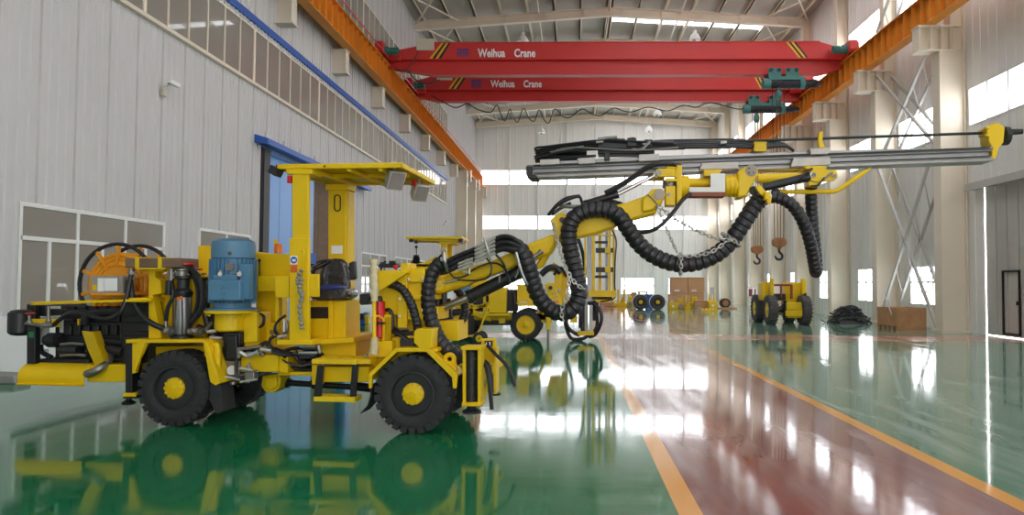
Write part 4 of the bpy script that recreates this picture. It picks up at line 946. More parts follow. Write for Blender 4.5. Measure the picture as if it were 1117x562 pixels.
for a in range(4): cc = q(819.6, 186, TB-.146)+Vector((.035*math.cos(a*PI/2+.8), 0, .035*math.sin(a*PI/2+.8))); mb.cyl(cc, cc+Vector((0, .01, 0)), .009, seg=6)
mb.build('cap_bolt', 'dark', el)
mb = MB().cyl(q(826, 195, TB+.02), q(884, 193.5, TB+.02), .055, seg=20); mb.build('feed_arm', 'yellow', jumbo)
P('feed_pivot', 'yellow', [([(884, 185), (888, 183), (912, 186), (914, 189.5), (914, 194), (910, 197), (890, 199), (884, 197)], TB-.12, TB-.07), ([(884, 185), (888, 183), (912, 186), (914, 189.5), (914, 194), (910, 197), (890, 199), (884, 197)], TB+.06, TB+.11), (R4(878, 181, 902, 184.5), TB-.12, TB+.3), (R4(882, 184, 894, 203), TB-.1, TB+.1)], .008)
mb = MB().cyl(q(888, 190.5, TB-.14), q(888, 190.5, TB+.13), .02, seg=12); mb.cyl(q(910, 192, TB-.14), q(910, 192, TB+.13), .022, seg=12); mb.cyl(q(898, 196, TB-.13), q(908, 188, TB-.13), .012); mb.build('pivot_bolt', 'steel', jumbo)
mb = MB(); mb.tube(T((843, 209.5, TB+.05), (880, 209.3, TB+.05), (909, 209), (912, 208), (948, 184.5))[:2] + [q(909, 209, TB+.05), q(914, 207.5, TB+.05), q(940, 190, TB+.05)], .026, 12); mb.cyl(q(940, 190, TB+.05), q(950, 183.5, TB+.05), .026, .008, seg=12); mb.build('guard_bar', 'yellow', jumbo)
# ---- feed beam: an extruded rail (top flange, waist, bottom flange)
TF = 1.0
def feedpt(px, f): # f: 0 top edge .. 1 bottom edge
    top = 180+(px-575)*(160-180)/510.0; bot = 194+(px-575)*(175.6-194)/510.0
    return (px, top+(bot-top)*f)
mb = MB()
for f0, f1, ta, tb in ((0, .14, TF-.13, TF+.13), (.14, .3, TF-.09, TF+.09), (.3, .74, TF-.045, TF+.045), (.66, .8, TF-.1, TF+.1), (.8, 1, TF-.13, TF+.13)):
    F.slab(mb, [feedpt(575, f0), feedpt(1084, f0), feedpt(1084, f1), feedpt(575, f1)], ta, tb)
fb = mb.build('feed_beam', 'alu', jumbo, .006)
for f0, f1, m_, d_ in ((0, .1, 'dark', .136), (.62, .7, 'dark', .115), (.8, 1.0, 'steel', .136)):  # strips put the beam profile's shading bands into the colour
    P('shade_strip', m_, [([feedpt(582, f0), feedpt(1080, f0), feedpt(1080, f1), feedpt(582, f1)], TF-d_, TF-d_+.03)], .002, root=fb)
P('beam_end', 'dark', [([(573.5, 181), (580, 181), (580, 190), (586, 191), (586, 195), (577, 195.5), (573.5, 190)], TF-.14, TF+.14)], .012, root=fb)
F_ = [(719, 174.5, 990), ]
# upper sliding rail carrying the drill cradle
mb = MB()
F.slab(mb, [(592, 176.5), (719, 170), (880, 165), (1010, 161.5), (1010, 164), (880, 168), (719, 174.5), (592, 180)], TF-.11, TF+.11)
mb.build('slide_rail', 'alu', jumbo, .004)
P('slide_shoe', 'plate', [([(589, 174.2), (610, 173.2), (610, 179), (589, 180)], TF-.2, TF-.13), ([(631, 172.5), (649, 171.6), (649, 178), (631, 179)], TF-.2, TF-.13), ([(697, 168.5), (719, 167.5), (719, 175), (697, 176)], TF-.2, TF-.13)], .004)
P('cradle', 'plate', [([(765, 180.5), (766, 177.6), (805, 176.6), (806, 184), (763, 185)], TF-.2, TF+.14), ([(863, 180), (866, 172.5), (905, 171.3), (906.5, 179.5), (863, 182)], TF-.2, TF+.14), ([(883, 161.8), (906, 161), (906.5, 164), (903, 168), (885, 168.5)], TF-.2, TF+.1)], .004)
P('cradle_bracket', 'yellow', [([(768, 185), (788, 185), (786, 188), (783, 192), (768, 192)], TB-.1, TF+.1), (R4(708, 189.5, 725, 196), TF-.05, TF+.1), (R4(830, 183, 880, 186), TF-.1, TF+.05)], .004)
# drill, rod, front centraliser
mb = MB()
F.slab(mb, R4(652, 154, 714, 168), TF-.1, TF+.12); F.slab(mb, [(684, 150.5), (690, 149.5), (694, 150), (695, 160), (684, 160)], TF-.14, TF+.1); F.slab(mb, R4(703, 152, 712, 160), TF-.14, TF+.05); mb.cyl(q(640, 158, TF), q(735, 158, TF), .05); F.slab(mb, R4(659, 166, 665, 175), TF-.15, TF-.05); F.slab(mb, R4(670, 151, 682, 156), TF-.08, TF+.08)
dr = mb.build('rock_drill', 'black', jumbo, .01)
mb = MB()
for x, y in ((656, 151.5), (662, 150.5), (669, 150), (654, 155), (705, 157)): mb.cyl(q(x-4, y+.4, TF-.13), q(x+4, y-.3, TF-.13), .018)
mb.tube(smoothpath(T((690, 163, TF-.16), (700, 163, TF-.18), (709, 154, TF-.16)), 6), .016, 8); mb.build('drill_fitting', 'steel', dr)
mb = MB().cyl(q(735, 156.5, TF), q(1080, 145, TF), .016, seg=12); mb.build('drill_rod', 'dark', jumbo)
mb = MB().cyl(q(1096, 144.4, TF), q(1103, 144.1, TF), .02); mb.cyl(q(1102, 144.2, TF), q(1115, 143.6, TF), .034, .03, seg=14); mb.build('drill_bit', 'dark', jumbo)
P('rod_support', 'yellow', [([(893, 147), (894, 143.5), (898, 143), (898, 148), (897, 154), (901, 161), (894, 161.5), (892.5, 154)], TF-.05, TF+.05)], .006)
ce = P('centraliser', 'yellow', [([(1076, 138.5), (1080, 137), (1081, 135.4), (1092, 135), (1096.5, 139), (1095, 155), (1090, 161), (1087.5, 170), (1086, 173.5), (1082, 173.5), (1082, 160), (1078.6, 154), (1078.5, 147), (1076.5, 146)], TF-.1, TF+.1), (R4(1075.5, 137.5, 1080, 141), TF-.14, TF-.08), (R4(1075.5, 146, 1080, 149), TF-.14, TF-.08), (R4(1084, 134, 1089, 136), TF-.06, TF+.06)], .01)
MB().lathe([(0, .03), (.0, .1), (.02, .105), (.05, .1), (.06, .07), (.06, .02)], q(1094, 148.5, TF), (1, 0, 0), 28).build('rubber_seal', 'rubber', ce)
# ---- drill hoses along the feed
k = 0
for i in range(9):
    y0 = 153+i*2.9; tt = TF-.12+.03*(i % 4); k += 1
    xl = 584+(i % 3)*1.5
    if i < 5:
        pts = [(735+i*3, 156+i*1.5, tt), (700, 155+i*2, tt-.02), (660, 153+i*2.4, tt), (620, 157+i*2.0, tt), (596, 160+i*2.4, tt), (586, 161+i*2.9, tt+.02), (xl, 163+i*2.9, tt+.08), (590, 165+i*2.8, tt+.16), (640, 166+i*1.2, tt+.16)]
    else:
        pts = [(650, 170, tt), (620, 171+(i-5)*.6, tt), (596, 171+(i-5)*1.6, tt), (586, 172+(i-5)*1.5, tt+.04), (590, 174+(i-5)*.8, tt+.14), (630, 174, tt+.16)]
    tubes('drill_hose', 'hose', [(pts, .0135)])
for i in range(5):
    tt = TF-.14+.05*i
    tubes('feed_hose', 'hose', [([(690, 162-i*1.3, tt), (720, 161.5-i*1.9, tt), (760, 161-i*2.0, tt), (800, 160.5-i*2.0, tt), (829, 161.5-i*1.7, tt), (846, 160-i*1.2, tt), (858, 160-i*.4, tt), (866, 165, tt)], .016)])
tubes('silver_hose', 'steel', [([(600, 166, TF-.17), (620, 162.5, TF-.17), (637, 159.5, TF-.17)], .011), ([(606, 164, TF-.18), (628, 161, TF-.18), (690, 164, TF-.18), (740, 161, TF-.18)], .009)])
P('hose_clamp', 'yellow', [(R4(823, 155, 836, 165), TF-.2, TF-.16), (R4(822.5, 154.6, 836.5, 156.5), TF-.2, TF+.14), (R4(822.5, 160, 836.5, 162), TF-.2, TF+.14), (R4(829, 160, 833, 168), TF-.1, TF+.1)], .004)
P('hose_tie', 'plate', [([(786, 153.8), (793, 153.4), (793, 156.4), (786, 156.8)], TF-.17, TF+.1)], .004)
# ---- big corrugated hose bundles
def bundle(pts, r, pitch=.085, name='hose_bundle'): return corr(MB(), F.path(pts), r, pitch*.86).build(name, 'hose', jumbo)
bundle([(556, 266, TB-.24), (566, 271, TB-.26), (572, 279, TB-.28), (577, 292, TB-.3), (581, 307, TB-.3), (587, 322, TB-.3), (596, 334, TB-.3), (608, 341, TB-.3), (620, 340, TB-.3), (629, 331, TB-.28), (632, 316, TB-.26), (627, 293, TB-.24), (621.5, 268, TB-.22), (621, 249, TB-.2), (628, 236, TB-.2), (642, 229.5, TB-.2), (660, 229, TB-.2), (674, 235, TB-.2), (684, 248, TB-.2), (697, 266, TB-.2), (713, 279, TB-.2), (733, 287, TB-.2), (755, 287.5, TB-.2), (777, 280, TB-.2), (793, 268, TB-.2), (806, 251, TB-.2), (817, 234, TB-.2), (825, 222, TB-.18), (832, 216, TB-.16)], .094)
bundle([(660, 224, TB+.05), (672, 224, TB+.05), (681, 230, TB+.02), (684, 238, TB)], .06)
bundle([(842, 215, TB-.2), (853, 217, TB-.22), (864, 224, TB-.24), (873, 236, TB-.24), (880, 252, TB-.22), (885, 270, TB-.16), (888, 286, TB-.06), (890, 297, TB+.06), (890.5, 290, TB+.2), (889, 270, TB+.24), (886.5, 245, TB+.22), (885, 222, TB+.16), (884.5, 203, TB+.08)], .068, .07)
bundle([(486, 284, TB-.3), (477, 290, TB-.32), (470, 302, TB-.35), (467, 318, TB-.38), (467.5, 336, TB-.4), (472, 354, TB-.42), (479, 370, TB-.44), (489, 382, TB-.46), (502, 392, TB-.42)], .082, .08)
bundle([(424, 309.5, .32), (432, 311.5, .27), (440, 317, .24), (446, 326, .22), (450.5, 337, .22), (454, 350, .22), (457, 364, .26)], .05, .055)
bundle([(495, 312, TB+.2), (503, 322, TB+.2), (507, 335, TB+.2), (505, 348, TB+.2), (498, 355, TB+.2), (491, 350, TB+.2), (488, 338, TB+.2), (487, 325, TB+.2)], .05, .06)
# free hoses between the two bundles over the lower boom
for i in range(8):
    o = i*2.3; tt = TB-.34+.05*(i % 3)
    tubes('boom_hose', 'hose', [([(478, 292+o*.4, tt+.04), (488, 285+o*.72, tt), (500, 279+o*.74, tt), (518, 271.5+o*.74, tt), (535, 263+o*.9, tt), (548, 258+o*.9, tt), (560, 260+o*.9, tt), (569, 268+o*.5, tt+.03), (574, 277+o*.3, tt+.05)], .024)])
mb = MB()
for i in range(5):
    a = q(518, 270+i*3.9, TB-.4); b = q(540, 259+i*4.2, TB-.4); mb.cyl(a, b, .017, seg=8); mb.cyl(a.lerp(b, .3), a.lerp(b, .42), .025, seg=6); mb.cyl(a.lerp(b, .6), a.lerp(b, .75), .025, seg=6)
for i in range(3):
    a = q(500, 288+i*3.5, TB-.4); b = q(516, 282+i*3.3, TB-.4); mb.cyl(a, b, .014, seg=8); mb.cyl(a.lerp(b, .5), a.lerp(b, .7), .02, seg=6)
mb.cyl(q(505, 296, TB-.36), q(512, 298, TB-.36), .012); mb.cyl(q(512, 292, TB-.36), q(512, 299, TB-.36), .012); mb.cyl(q(484, 309, TB-.3), q(499, 305.5, TB-.3), .01)
mb.build('hose_coupling', 'chain', jumbo)
def clampring(name, pts, r): tubes(name, 'chrome', [(pts, r)])
clampring('hose_yoke', [(483.5, 273, TB-.34), (485, 284, TB-.42), (488, 296, TB-.34)], .022)
tubes('yoke_bolt', 'chain', [([(481, 283, TB-.4), (487, 282, TB-.4)], .026), ([(481, 275, TB-.36), (486, 272, TB-.36)], .022)], n=1)
tubes('yoke_strap', 'chain', [([(528, 259, TB-.4), (532, 273, TB-.44), (535, 284, TB-.38)], .014)])
clampring('hose_hoop', [(563, 276, TB-.36), (566, 287, TB-.42), (570, 300, TB-.42), (575, 310, TB-.38), (576, 305, TB-.34), (572, 293, TB-.3)], .018)
tubes('thin_hose', 'hose', [([(490, 297, TB-.36), (496, 303, TB-.36), (505, 302, TB-.36), (512, 299, TB-.36)], .01), ([(512, 297, TB-.34), (525, 290, TB-.34), (540, 287, TB-.3), (550, 293, TB-.24), (556, 306, TB-.2)], .01), ([(530, 281, TB-.34), (536, 290, TB-.36), (533, 302, TB-.36), (520, 306, TB-.34), (499, 305.5, TB-.32)], .01), ([(541, 278, TB-.34), (548, 286, TB-.34), (552, 296, TB-.3), (556, 308, TB-.24)], .014)])
tubes('rotator_hose', 'hose', [([(698, 254, TB-.18), (710, 252, TB-.22), (722, 245, TB-.24), (734, 232, TB-.24), (744, 219, TB-.22), (753, 211, TB-.16)], .022)])
tubes('cylinder_hose', 'hose', [([(660, 211, TB-.1), (672, 205, TB-.1), (690, 194, TB-.1), (704, 184, TB-.12), (715, 179.5, TB-.12), (730, 178.8, TB-.1), (743, 182, TB-.06)], .03)])
tubes('hose_guard', 'dark', [([(598, 235, TB-.2), (606, 226, TB-.24), (617, 219, TB-.24), (631, 214.5, TB-.22), (635, 221, TB-.2), (639, 229, TB-.18)], .017), ([(598, 234, TB+.1), (608, 222.5, TB+.1), (618, 216, TB+.1), (631, 213.5, TB+.1), (631, 214.5, TB-.22)], .015), ([(603, 233, TB-.2), (612, 227, TB), (622, 222, TB+.1)], .02)])
tubes('guard_bracket', 'steel', [([(611, 225, TB-.2), (623, 225.5, TB-.22), (637, 225.5, TB-.2)], .022)], n=2)
P('hose_hanger', 'yellow', [([(824, 204), (829, 201.5), (834, 207), (840, 211), (842, 216), (841, 222.5), (837, 222.5), (834, 215), (828, 211)], TB-.3, TB-.24), (R4(834, 209, 839, 218), TB-.36, TB-.1)], .01)
mb = MB().cyl(q(822, 208, TB-.12), q(822, 208, TB+.1), .05); mb.sphere(q(829, 214, TB-.1), .07); mb.sphere(q(846, 210, TB-.1), .05); mb.build('hanger_joint', 'hose', jumbo)
tubes('feed_cable', 'hose', [([(872, 200, TB-.14), (874, 195, TB-.16), (880, 187.5, TB-.16), (886, 184, TB-.14)], .012), ([(884, 203, TB-.14), (892, 202, TB-.15), (897, 197, TB-.15), (899, 194, TB-.14)], .01)])
mb = MB(); chain(mb, T((719, 225, TB-.14), (735, 238, TB-.17), (749, 246, TB-.2), (763, 253, TB-.24), (778, 259, TB-.28), (803, 264, TB-.33))); mb.build('chain', 'chain', jumbo)
mb = MB(); chain(mb, T((718, 228, TB-.14), (726, 247, TB-.17), (733, 263, TB-.22), (740, 278, TB-.29))); chain(mb, T((740, 279, TB-.3), (760, 279, TB-.32), (778, 274, TB-.33), (793, 263, TB-.33))); mb.build('chain', 'chain', jumbo)
def chainloop(px, py, t, r, tilt):
    c = q(px, py, t); d = Vector((math.cos(tilt), 0, math.sin(tilt)))
    return [c + d*(0) + Vector((-d.z*r*math.cos(a), r*math.sin(a), d.x*r*math.cos(a))) for a in [2*PI*k/16 for k in range(17)]]
mb = MB(); chain(mb, chainloop(742, 288, TB-.2, .115, 0)); chain(mb, chainloop(797, 262, TB-.2, .115, .9)); mb.build('chain_sling', 'chain', jumbo)
mb = MB(); chain(mb, T((603, 243, TB-.18), (607, 258, TB-.24), (611, 275, TB-.3), (617, 292, TB-.36), (625, 306, TB-.38), (634, 314, TB-.38), (641, 317, TB-.34))); mb.build('chain', 'chain', jumbo)
mb = MB(); chain(mb, T((621, 298, TB-.4), (620, 315, TB-.43), (616, 330, TB-.43), (612, 340, TB-.42), (615, 351, TB-.4))); mb.build('chain', 'chain', jumbo)
# ================================================================== overhead cranes
def fit_text(name, body, m, parent, p0, w, hgt, bold=.028, ex=.01):
    """text standing in the local x-z plane, lower left corner p0, width w and cap height hgt"""
    cu = bpy.data.curves.new('t', 'FONT'); cu.body = body; cu.size = 1; cu.offset = bold; cu.extrude = ex; cu.resolution_u = 3
    tmp = bpy.data.objects.new('t', cu); C.objects.link(tmp); bpy.context.view_layer.update()
    me = bpy.data.meshes.new_from_object(tmp.evaluated_get(bpy.context.evaluated_depsgraph_get()))
    bpy.data.objects.remove(tmp); bpy.data.curves.remove(cu)
    xs = [v.co.x for v in me.vertices]; ysm = max(v.co.y for v in me.vertices); x0, x1 = min(xs), max(xs)
    for v in me.vertices:
        x, y, z = v.co; v.co = Vector(p0) + Vector(((x-x0)/(x1-x0)*w, -z, y/ysm*hgt))
    me.materials.clear(); me.materials.append(M[m]); me.name = name
    o = bpy.data.objects.new(name, me); C.objects.link(o); o.parent = parent; return o
M['stripeY'] = mat('stripe_yellow', srgb(226, 170, 40), .5)
M['logo'] = mat('logo_blue', srgb(72, 66, 128), .5)
M['ivory'] = mat('ivory_box', srgb(205, 198, 180), .5)
M['oxide'] = mat('deep_crane_red', srgb(200, 48, 46), .4, var=.05, vscale=.7)
def crane(Y, label, g, txt, logo, stripesL, stripesR, box, motors, ends):
    fr = Frame((0, Y), (1, .012)); root = thing('overhead_crane', label, 'crane', fr.o, fr.rz, 'overhead travelling cranes')
    qq = lambda x, y, t=0: fr.q(x, y, t)
    ft = -.32
    zt = (qq(g['tl'], g['top'], ft).z+qq(g['tr'], g['top']-3, ft).z)/2; zm = qq(g['tl'], g['mid'], ft).z; zb = qq(g['tl'], g['bot'], ft).z
    st = [(qq(g['l'], 0, ft).x, zt-.42), (qq(g['tl'], 0, ft).x, zt), (qq(g['tr'], 0, ft).x, zt), (qq(g['r'], 0, ft).x, zt-.42)]
    zend = zm+.0
    R = []
    for i, (x, z) in enumerate(st):
        zbb = zb+(.35 if i in (0, 3) else 0); zmm = max(zm, zbb+.3)
        R.append([Vector((x, y, zz_)) for y, zz_ in ((-.32, z), (-.32, zmm), (-.1, zmm-.04), (-.1, zbb+.12), (-.22, zbb+.1), (-.22, zbb), (.22, zbb), (.22, zbb+.1), (.1, zbb+.12), (.1, zmm-.04), (.32, zmm), (.32, z))])
    mb = MB(); mb.rings(R); mb.span((st[1][0], -.36, zt-.02), (st[2][0], .36, zt+.02)); mb.span((st[0][0]+.3, -.335, zm-.03), (st[3][0]-.3, -.31, zm+.02))
    gd = mb.build('girder', 'oxide', root, smooth=False)
    for sx, px in ((-1, -8.57), (1, 12.16)):
        mb = MB(); z0 = RZ1+.12
        mb.span((px-.16, -1.35, z0+.1), (px+.16, 1.35, z0+.62)); mb.span((px-.2, -1.45, z0+.16), (px+.2, -1.35, z0+.5)); mb.span((px-.2, 1.35, z0+.16), (px+.2, 1.45, z0+.5))
        mb.span((min(px, px-sx*.7), -.4, z0+.05), (max(px, px-sx*.7), .4, z0+.5))
        e = mb.build('end_carriage', 'oxide', root, .02)
        for y in (-1.1, 1.1): MB().lathe([(-.06, .16), (-.06, .2), (.05, .2), (.05, .16)], (px, y, z0+.17), (1, 0, 0), 20, closed=False).build('carriage_wheel', 'dark', e)
        xm = px-sx*.75
        mb = MB().cyl((px-sx*.15, -.95, z0+.3), (xm, -.95, z0+.3), .15, seg=16); mb.cyl((px-sx*.15, -.95, z0+.3), (px-sx*.35, -.95, z0+.3), .2, seg=16)
        for k in range(6): mb.cyl((xm+sx*.05*k, -.95, z0+.3), (xm+sx*(.05*k+.02), -.95, z0+.3), .17, seg=16)
        mb.build('travel_motor', 'teal', root)
    def para(name, b0, b1, t0, t1, yb, yt, m):
        y_ = -.335
        pb0, pb1, pt0, pt1 = qq(b0, yb, y_), qq(b1, yb, y_), qq(t0, yt, y_), qq(t1, yt, y_)
        for p_ in (pb0, pb1): p_.z = zm+.02
        for p_ in (pt0, pt1): p_.z = zt-.02
        MB().prism([pb0, pb1, pt1, pt0], (0, .02, 0)).build(name, m, gd)
    for s_ in (stripesL, stripesR):
        for k in range(4):
            f0, f1 = k/4, (k+1)/4; L = lambda a, b, f: a+(b-a)*f
            para('hazard_stripe', L(s_[0], s_[1], f0), L(s_[0], s_[1], f1), L(s_[2], s_[3], f0), L(s_[2], s_[3], f1), 0, 0, ('stripeY', 'black')[k % 2])
    for body, x0, x1, y0, y1 in txt:
        p0, p1, ph = qq(x0, y1, -.34), qq(x1, y1, -.34), qq(x0, y0, -.34); fit_text('lettering', body, 'paper', gd, p0, p1.x-p0.x, ph.z-p0.z)
    x0, x1, y0, y1 = logo; mb = MB(); a, b = qq(x0, y1, -.34), qq(x1, y0, -.34); w_, h_ = b.x-a.x, b.z-a.z
    for i in (0, 1):
        ox = a.x+i*w_*.52; ww = w_*.46
        for u0, u1, v0, v1 in ((0, 1, .84, 1), (0, .2, .25, .84), (.8, 1, .25, .84), (.2, .8, .25, .4), (.4, .6, .4, .84), (0, 1, 0, .14)):
            mb.span((ox+u0*ww, -.34, a.z+v0*h_), (ox+u1*ww, -.325, a.z+v1*h_))
    mb.build('emblem', 'logo', gd)
    a, b = qq(box[0], box[3], -.1), qq(box[1], box[2], -.1); MB().span((a.x, -.4, a.z), (b.x, .1, b.z)).build('electric_cabinet', 'ivory', root, .02)
    return root, fr, zb, gd
c1, fc1, zb1, g1 = crane(32.0, 'nearer red overhead crane spanning the hall, larger white lettering', dict(l=424, r=928, tl=474, tr=893, top=47.5, mid=64.5, bot=81),
    [('Weihua', 521, 551, 53.2, 62), ('Crane', 561, 584, 53.2, 62)], (498.5, 511, 53, 61.5), (469, 482, 482, 492), (871, 881.5, 857, 868), (455.6, 474.7, 44.5, 57), None, None)
c2, fc2, zb2, g2 = crane(37.6, 'farther red overhead crane with looped cable hanging below it', dict(l=448, r=899, tl=479, tr=868, top=82.5, mid=97.5, bot=110),
    [('Weihua', 535, 561.5, 87.5, 95), ('Crane', 571, 591, 87.5, 95)], (514, 525, 87, 95.5), (490, 501, 501, 511), (829, 836, 821, 829), (477.7, 494, 81, 89), None, None)
tubes('festoon_cable', 'black', [([(470, 104, -.5), (484, 111.5, -.5), (497, 117.5, -.5), (510, 113, -.5), (520, 119, -.5), (535, 122.5, -.5), (542, 114.5, -.5), (546, 124, -.5), (551, 132, -.5), (556, 119, -.5), (560, 128, -.5), (565, 133, -.5), (571, 118, -.5), (577, 129, -.5), (583, 132, -.5), (588, 120, -.5), (593, 130, -.5), (599, 134, -.5), (605, 119, -.5), (614, 127, -.5), (622, 128, -.5), (635, 119, -.5), (645, 124, -.5), (656, 126, -.5), (669, 118, -.5), (680, 121, -.5), (690, 122, -.5), (707, 117, -.5), (728, 121, -.5), (745, 115, -.5), (760, 117, -.5), (775, 112, -.5), (805, 119, -.5), (815, 116, -.5)], .03)], root=c2, fr=fc2, n=5, seg=6)
tubes('power_cable', 'black', [([(456, 56, -.5), (450, 68, -.5), (440, 77, -.5), (430, 74, -.5)], .025), ([(446, 77, -.5), (452, 86, -.5), (466, 91, -.5), (480, 87, -.5)], .025)], root=c1, fr=fc1, n=5, seg=6)
def hoist(fr, zb, label, px0, px1, pyc, hookpx, hooky, ropew):
    a, b = fr.q(px0, pyc, -.45), fr.q(px1, pyc, -.45); xc = (a.x+b.x)/2; L = b.x-a.x; zc = a.z
    root = thing('wire_rope_hoist', label, 'hoist', fr.o+fr.es*xc+Vector((0, 0, zb-.9)), fr.rz, 'hoists under the cranes')
    lx = lambda x: x-xc; z0 = zb-.9; dz = lambda z: z-z0; r = .2
    zc = min(zc, zb-.5); zc_ = dz(zc)
    mb = MB().cyl((-L/2+.25, -.45, zc_), (L/2-.35, -.45, zc_), r*.95, seg=22)
    for k in range(12): mb.lathe([(0, r*.95), (.01, r), (.04, r), (.05, r*.95)], (-L/2+.4+k*.1, -.45, zc_), (1, 0, 0), 22)
    mb.build('rope_drum', 'dark', root)
    mb = MB().cyl((-L/2-.05, -.45, zc_), (-L/2+.28, -.45, zc_), r*1.15, seg=22); mb.cyl((L/2-.5, -.45, zc_), (L/2-.28, -.45, zc_), r*1.2, seg=22); mb.span((-L/2+.2, -.62, zc_+.14), (L/2-.3, .2, zc_+.3)); mb.span((-L/2+.25, -.28, zc_-.16), (L/2-.5, -.22, zc_+.2))
    mb.build('hoist_body', 'teal', root, .01)
    mb = MB().cyl((L/2-.28, -.45, zc_), (L/2+.3, -.45, zc_), r*.8, seg=20); mb.cyl((L/2+.3, -.45, zc_), (L/2+.45, -.45, zc_), r*.5, seg=14)
    for k in range(5): mb.cyl((L/2-.2+k*.09, -.45, zc_), (L/2-.17+k*.09, -.45, zc_), r*.92, seg=20)
    mb.build('hoist_motor', 'dark', root)
    for i, x in enumerate((-L/2+.55, L/2-.75)):
        for y in (-.3, .27):
            mb = MB().span((x-.3, y, dz(zb)-.25), (x+.3, y+.03, dz(zb)+.28))
            tp = mb.build('trolley_plate', 'teal', root, .02)
            m2 = MB()
            for xx in (-.18, .18): m2.cyl((x+xx, y-.03, dz(zb)+.17), (x+xx, y+.06, dz(zb)+.17), .09, seg=16)
            m2.build('trolley_wheel', 'dark', tp)
        MB().span((x-.22, -.3, dz(zb)-.3), (x+.22, .3, dz(zb)-.22)).build('trolley_tie', 'teal', root)
    hx = lx(fr.q(hookpx, 200, -.45).x); zh = dz(fr.q(hookpx, hooky, -.45).z)
    mb = MB().lathe([(-.1, .12), (-.1, .2), (.1, .2), (.1, .12)], (hx, -.45, zc_-.5), (1, 0, 0), 18); mb.span((hx-.03, -.5, zc_-.5), (hx+.03, -.4, zc_)); mb.build('top_pulley', 'teal', root)
    for dx in (-ropew, -ropew*.3, ropew*.3, ropew):
        MB().cyl((hx+dx*1.3, -.45, zc_-.1), (hx+dx, -.45, zh+.15), .016, seg=6).build('wire_rope', 'dark', root)
    mb = MB()
    for s_ in (-1, 1): mb.lathe([(0, .02), (0, .19), (.03, .21), (.2, .21), (.23, .19), (.23, .02)], (hx+s_*.11, -.56, zh), (0, 1, 0), 22)
    mb.span((hx-.2, -.55, zh-.05), (hx+.2, -.35, zh+.2)); mb.span((hx-.1, -.52, zh-.28), (hx+.1, -.38, zh-.08))
    hb = mb.build('hook_block', 'rust', root, .01)
    hp = [(0, -.26), (0, -.4), (.06, -.48), (.13, -.56), (.13, -.68), (.03, -.76), (-.09, -.74), (-.16, -.66), (-.17, -.58)]
    m2 = MB(); pp = smoothpath([Vector((hx+x, -.45, zh+z)) for x, z in hp], 5); n = len(pp); m2.tube(pp, .055, 10, radf=lambda i: 1.0 if i < n*.75 else 1-.75*(i-n*.75)/(n*.25)); m2.build('hook', 'dark', hb)
    return root
hoist(fc1, zb1, 'teal hoist under the nearer crane with the larger rusty hook block', 833, 884, 90, 849.5, 264.5, .2)
hoist(fc2, zb2, 'teal hoist under the farther crane with the smaller rusty hook block', 812, 862, 119, 825.5, 272, .17)
# ---- small fittings of the hall
def wallcam(px, py, label, s=1.0):
    p = onX(px, py, XL+.03); r = thing('security_camera', label, 'camera', p, 0, 'cameras on the wall'); r.scale = (.68, .68, .68)
    mb = MB().span((0, -.1, -.3), (.12, .1, -.08)); mb.tube([(.05, 0, -.1), (.05, 0, .02), (.3, 0, .06)], .025, 8); mb.cyl((.02, 0, -.3), (.02, 0, -.42), .02); mb.build('camera_bracket', 'ivory', r, .008)
    mb = MB().box((.36, .05, .13), (.16, .4, .14), rz=-.3, rx=-.15); cm = mb.build('camera_housing', 'white', r, .015)
    MB().box((.3, -.13, .1), (.1, .02, .09), rz=-.3).build('lens', 'black', cm)
wallcam(177, 95, 'small white camera on a bracket high on the ribbed grey wall near the photographer')
wallcam(484, 243, 'tiny camera far along the grey wall beyond the blue door')
for px, py, Y, lab in ((570.5, 41, 39.8, 'white bell lamp hanging above the lettering of the nearer crane'), (758, 39, 39.8, 'white bell lamp hanging above the nearer crane beneath the bright skylights'), (717, 122, 50, 'white bell lamp hanging just below the farther crane'), (590.7, 142, 60.2, 'white bell lamp far back, the one toward the grey clad wall'), (708, 140, 60.2, 'white bell lamp far back, hanging above the hose-laden drill beam')):
    p = onY(px, py, Y); r = thing('ceiling_lamp', lab, 'lamp', p, 0, 'bell lamps under the roof')
    MB().lathe([(-.25, .33), (-.22, .33), (.05, .2), (.15, .1), (.3, .09), (.3, .02)], (0, 0, 0), (0, 0, 1), 20).build('lamp_shade', 'white', r)
    MB().cyl((0, 0, .28), (0, 0, roofz(p.x)-.7-p.z), .02, seg=6).build('stem', 'lattice', r)
    MB().sphere((0, 0, -.2), (.12, .12, .16), 12).build('bulb', 'glassy', r)
p = onX(822, 319, 12.42)
r = thing('hose_cabinet', 'small white framed fire hose cabinet with dark red pane on a column', 'cabinet', (12.35, p.y, p.z-.32), 0)
mb = MB()
for a, b in (((-.05, -.33, 0), (.05, -.25, .66)), ((-.05, .25, 0), (.05, .33, .66)), ((-.05, -.25, 0), (.05, .25, .08)), ((-.05, -.25, .58), (.05, .25, .66))): mb.span(a, b)
mb.span((-.33, -.06, 0), (-.25, .0, .66)); mb.span((.25, -.06, 0), (.33, .0, .66)); mb.span((-.25, -.06, 0), (.25, 0, .08)); mb.span((-.25, -.06, .58), (.25, 0, .66)); mb.build('cabinet_frame', 'white', r)
M['maroon'] = mat('maroon_panel', srgb(140, 60, 70), .3); MB().span((-.25, -.03, .08), (.25, .0, .58)).build('cabinet_door', 'maroon', r)
r.location = onY(820.5, 324.5, 49.6)
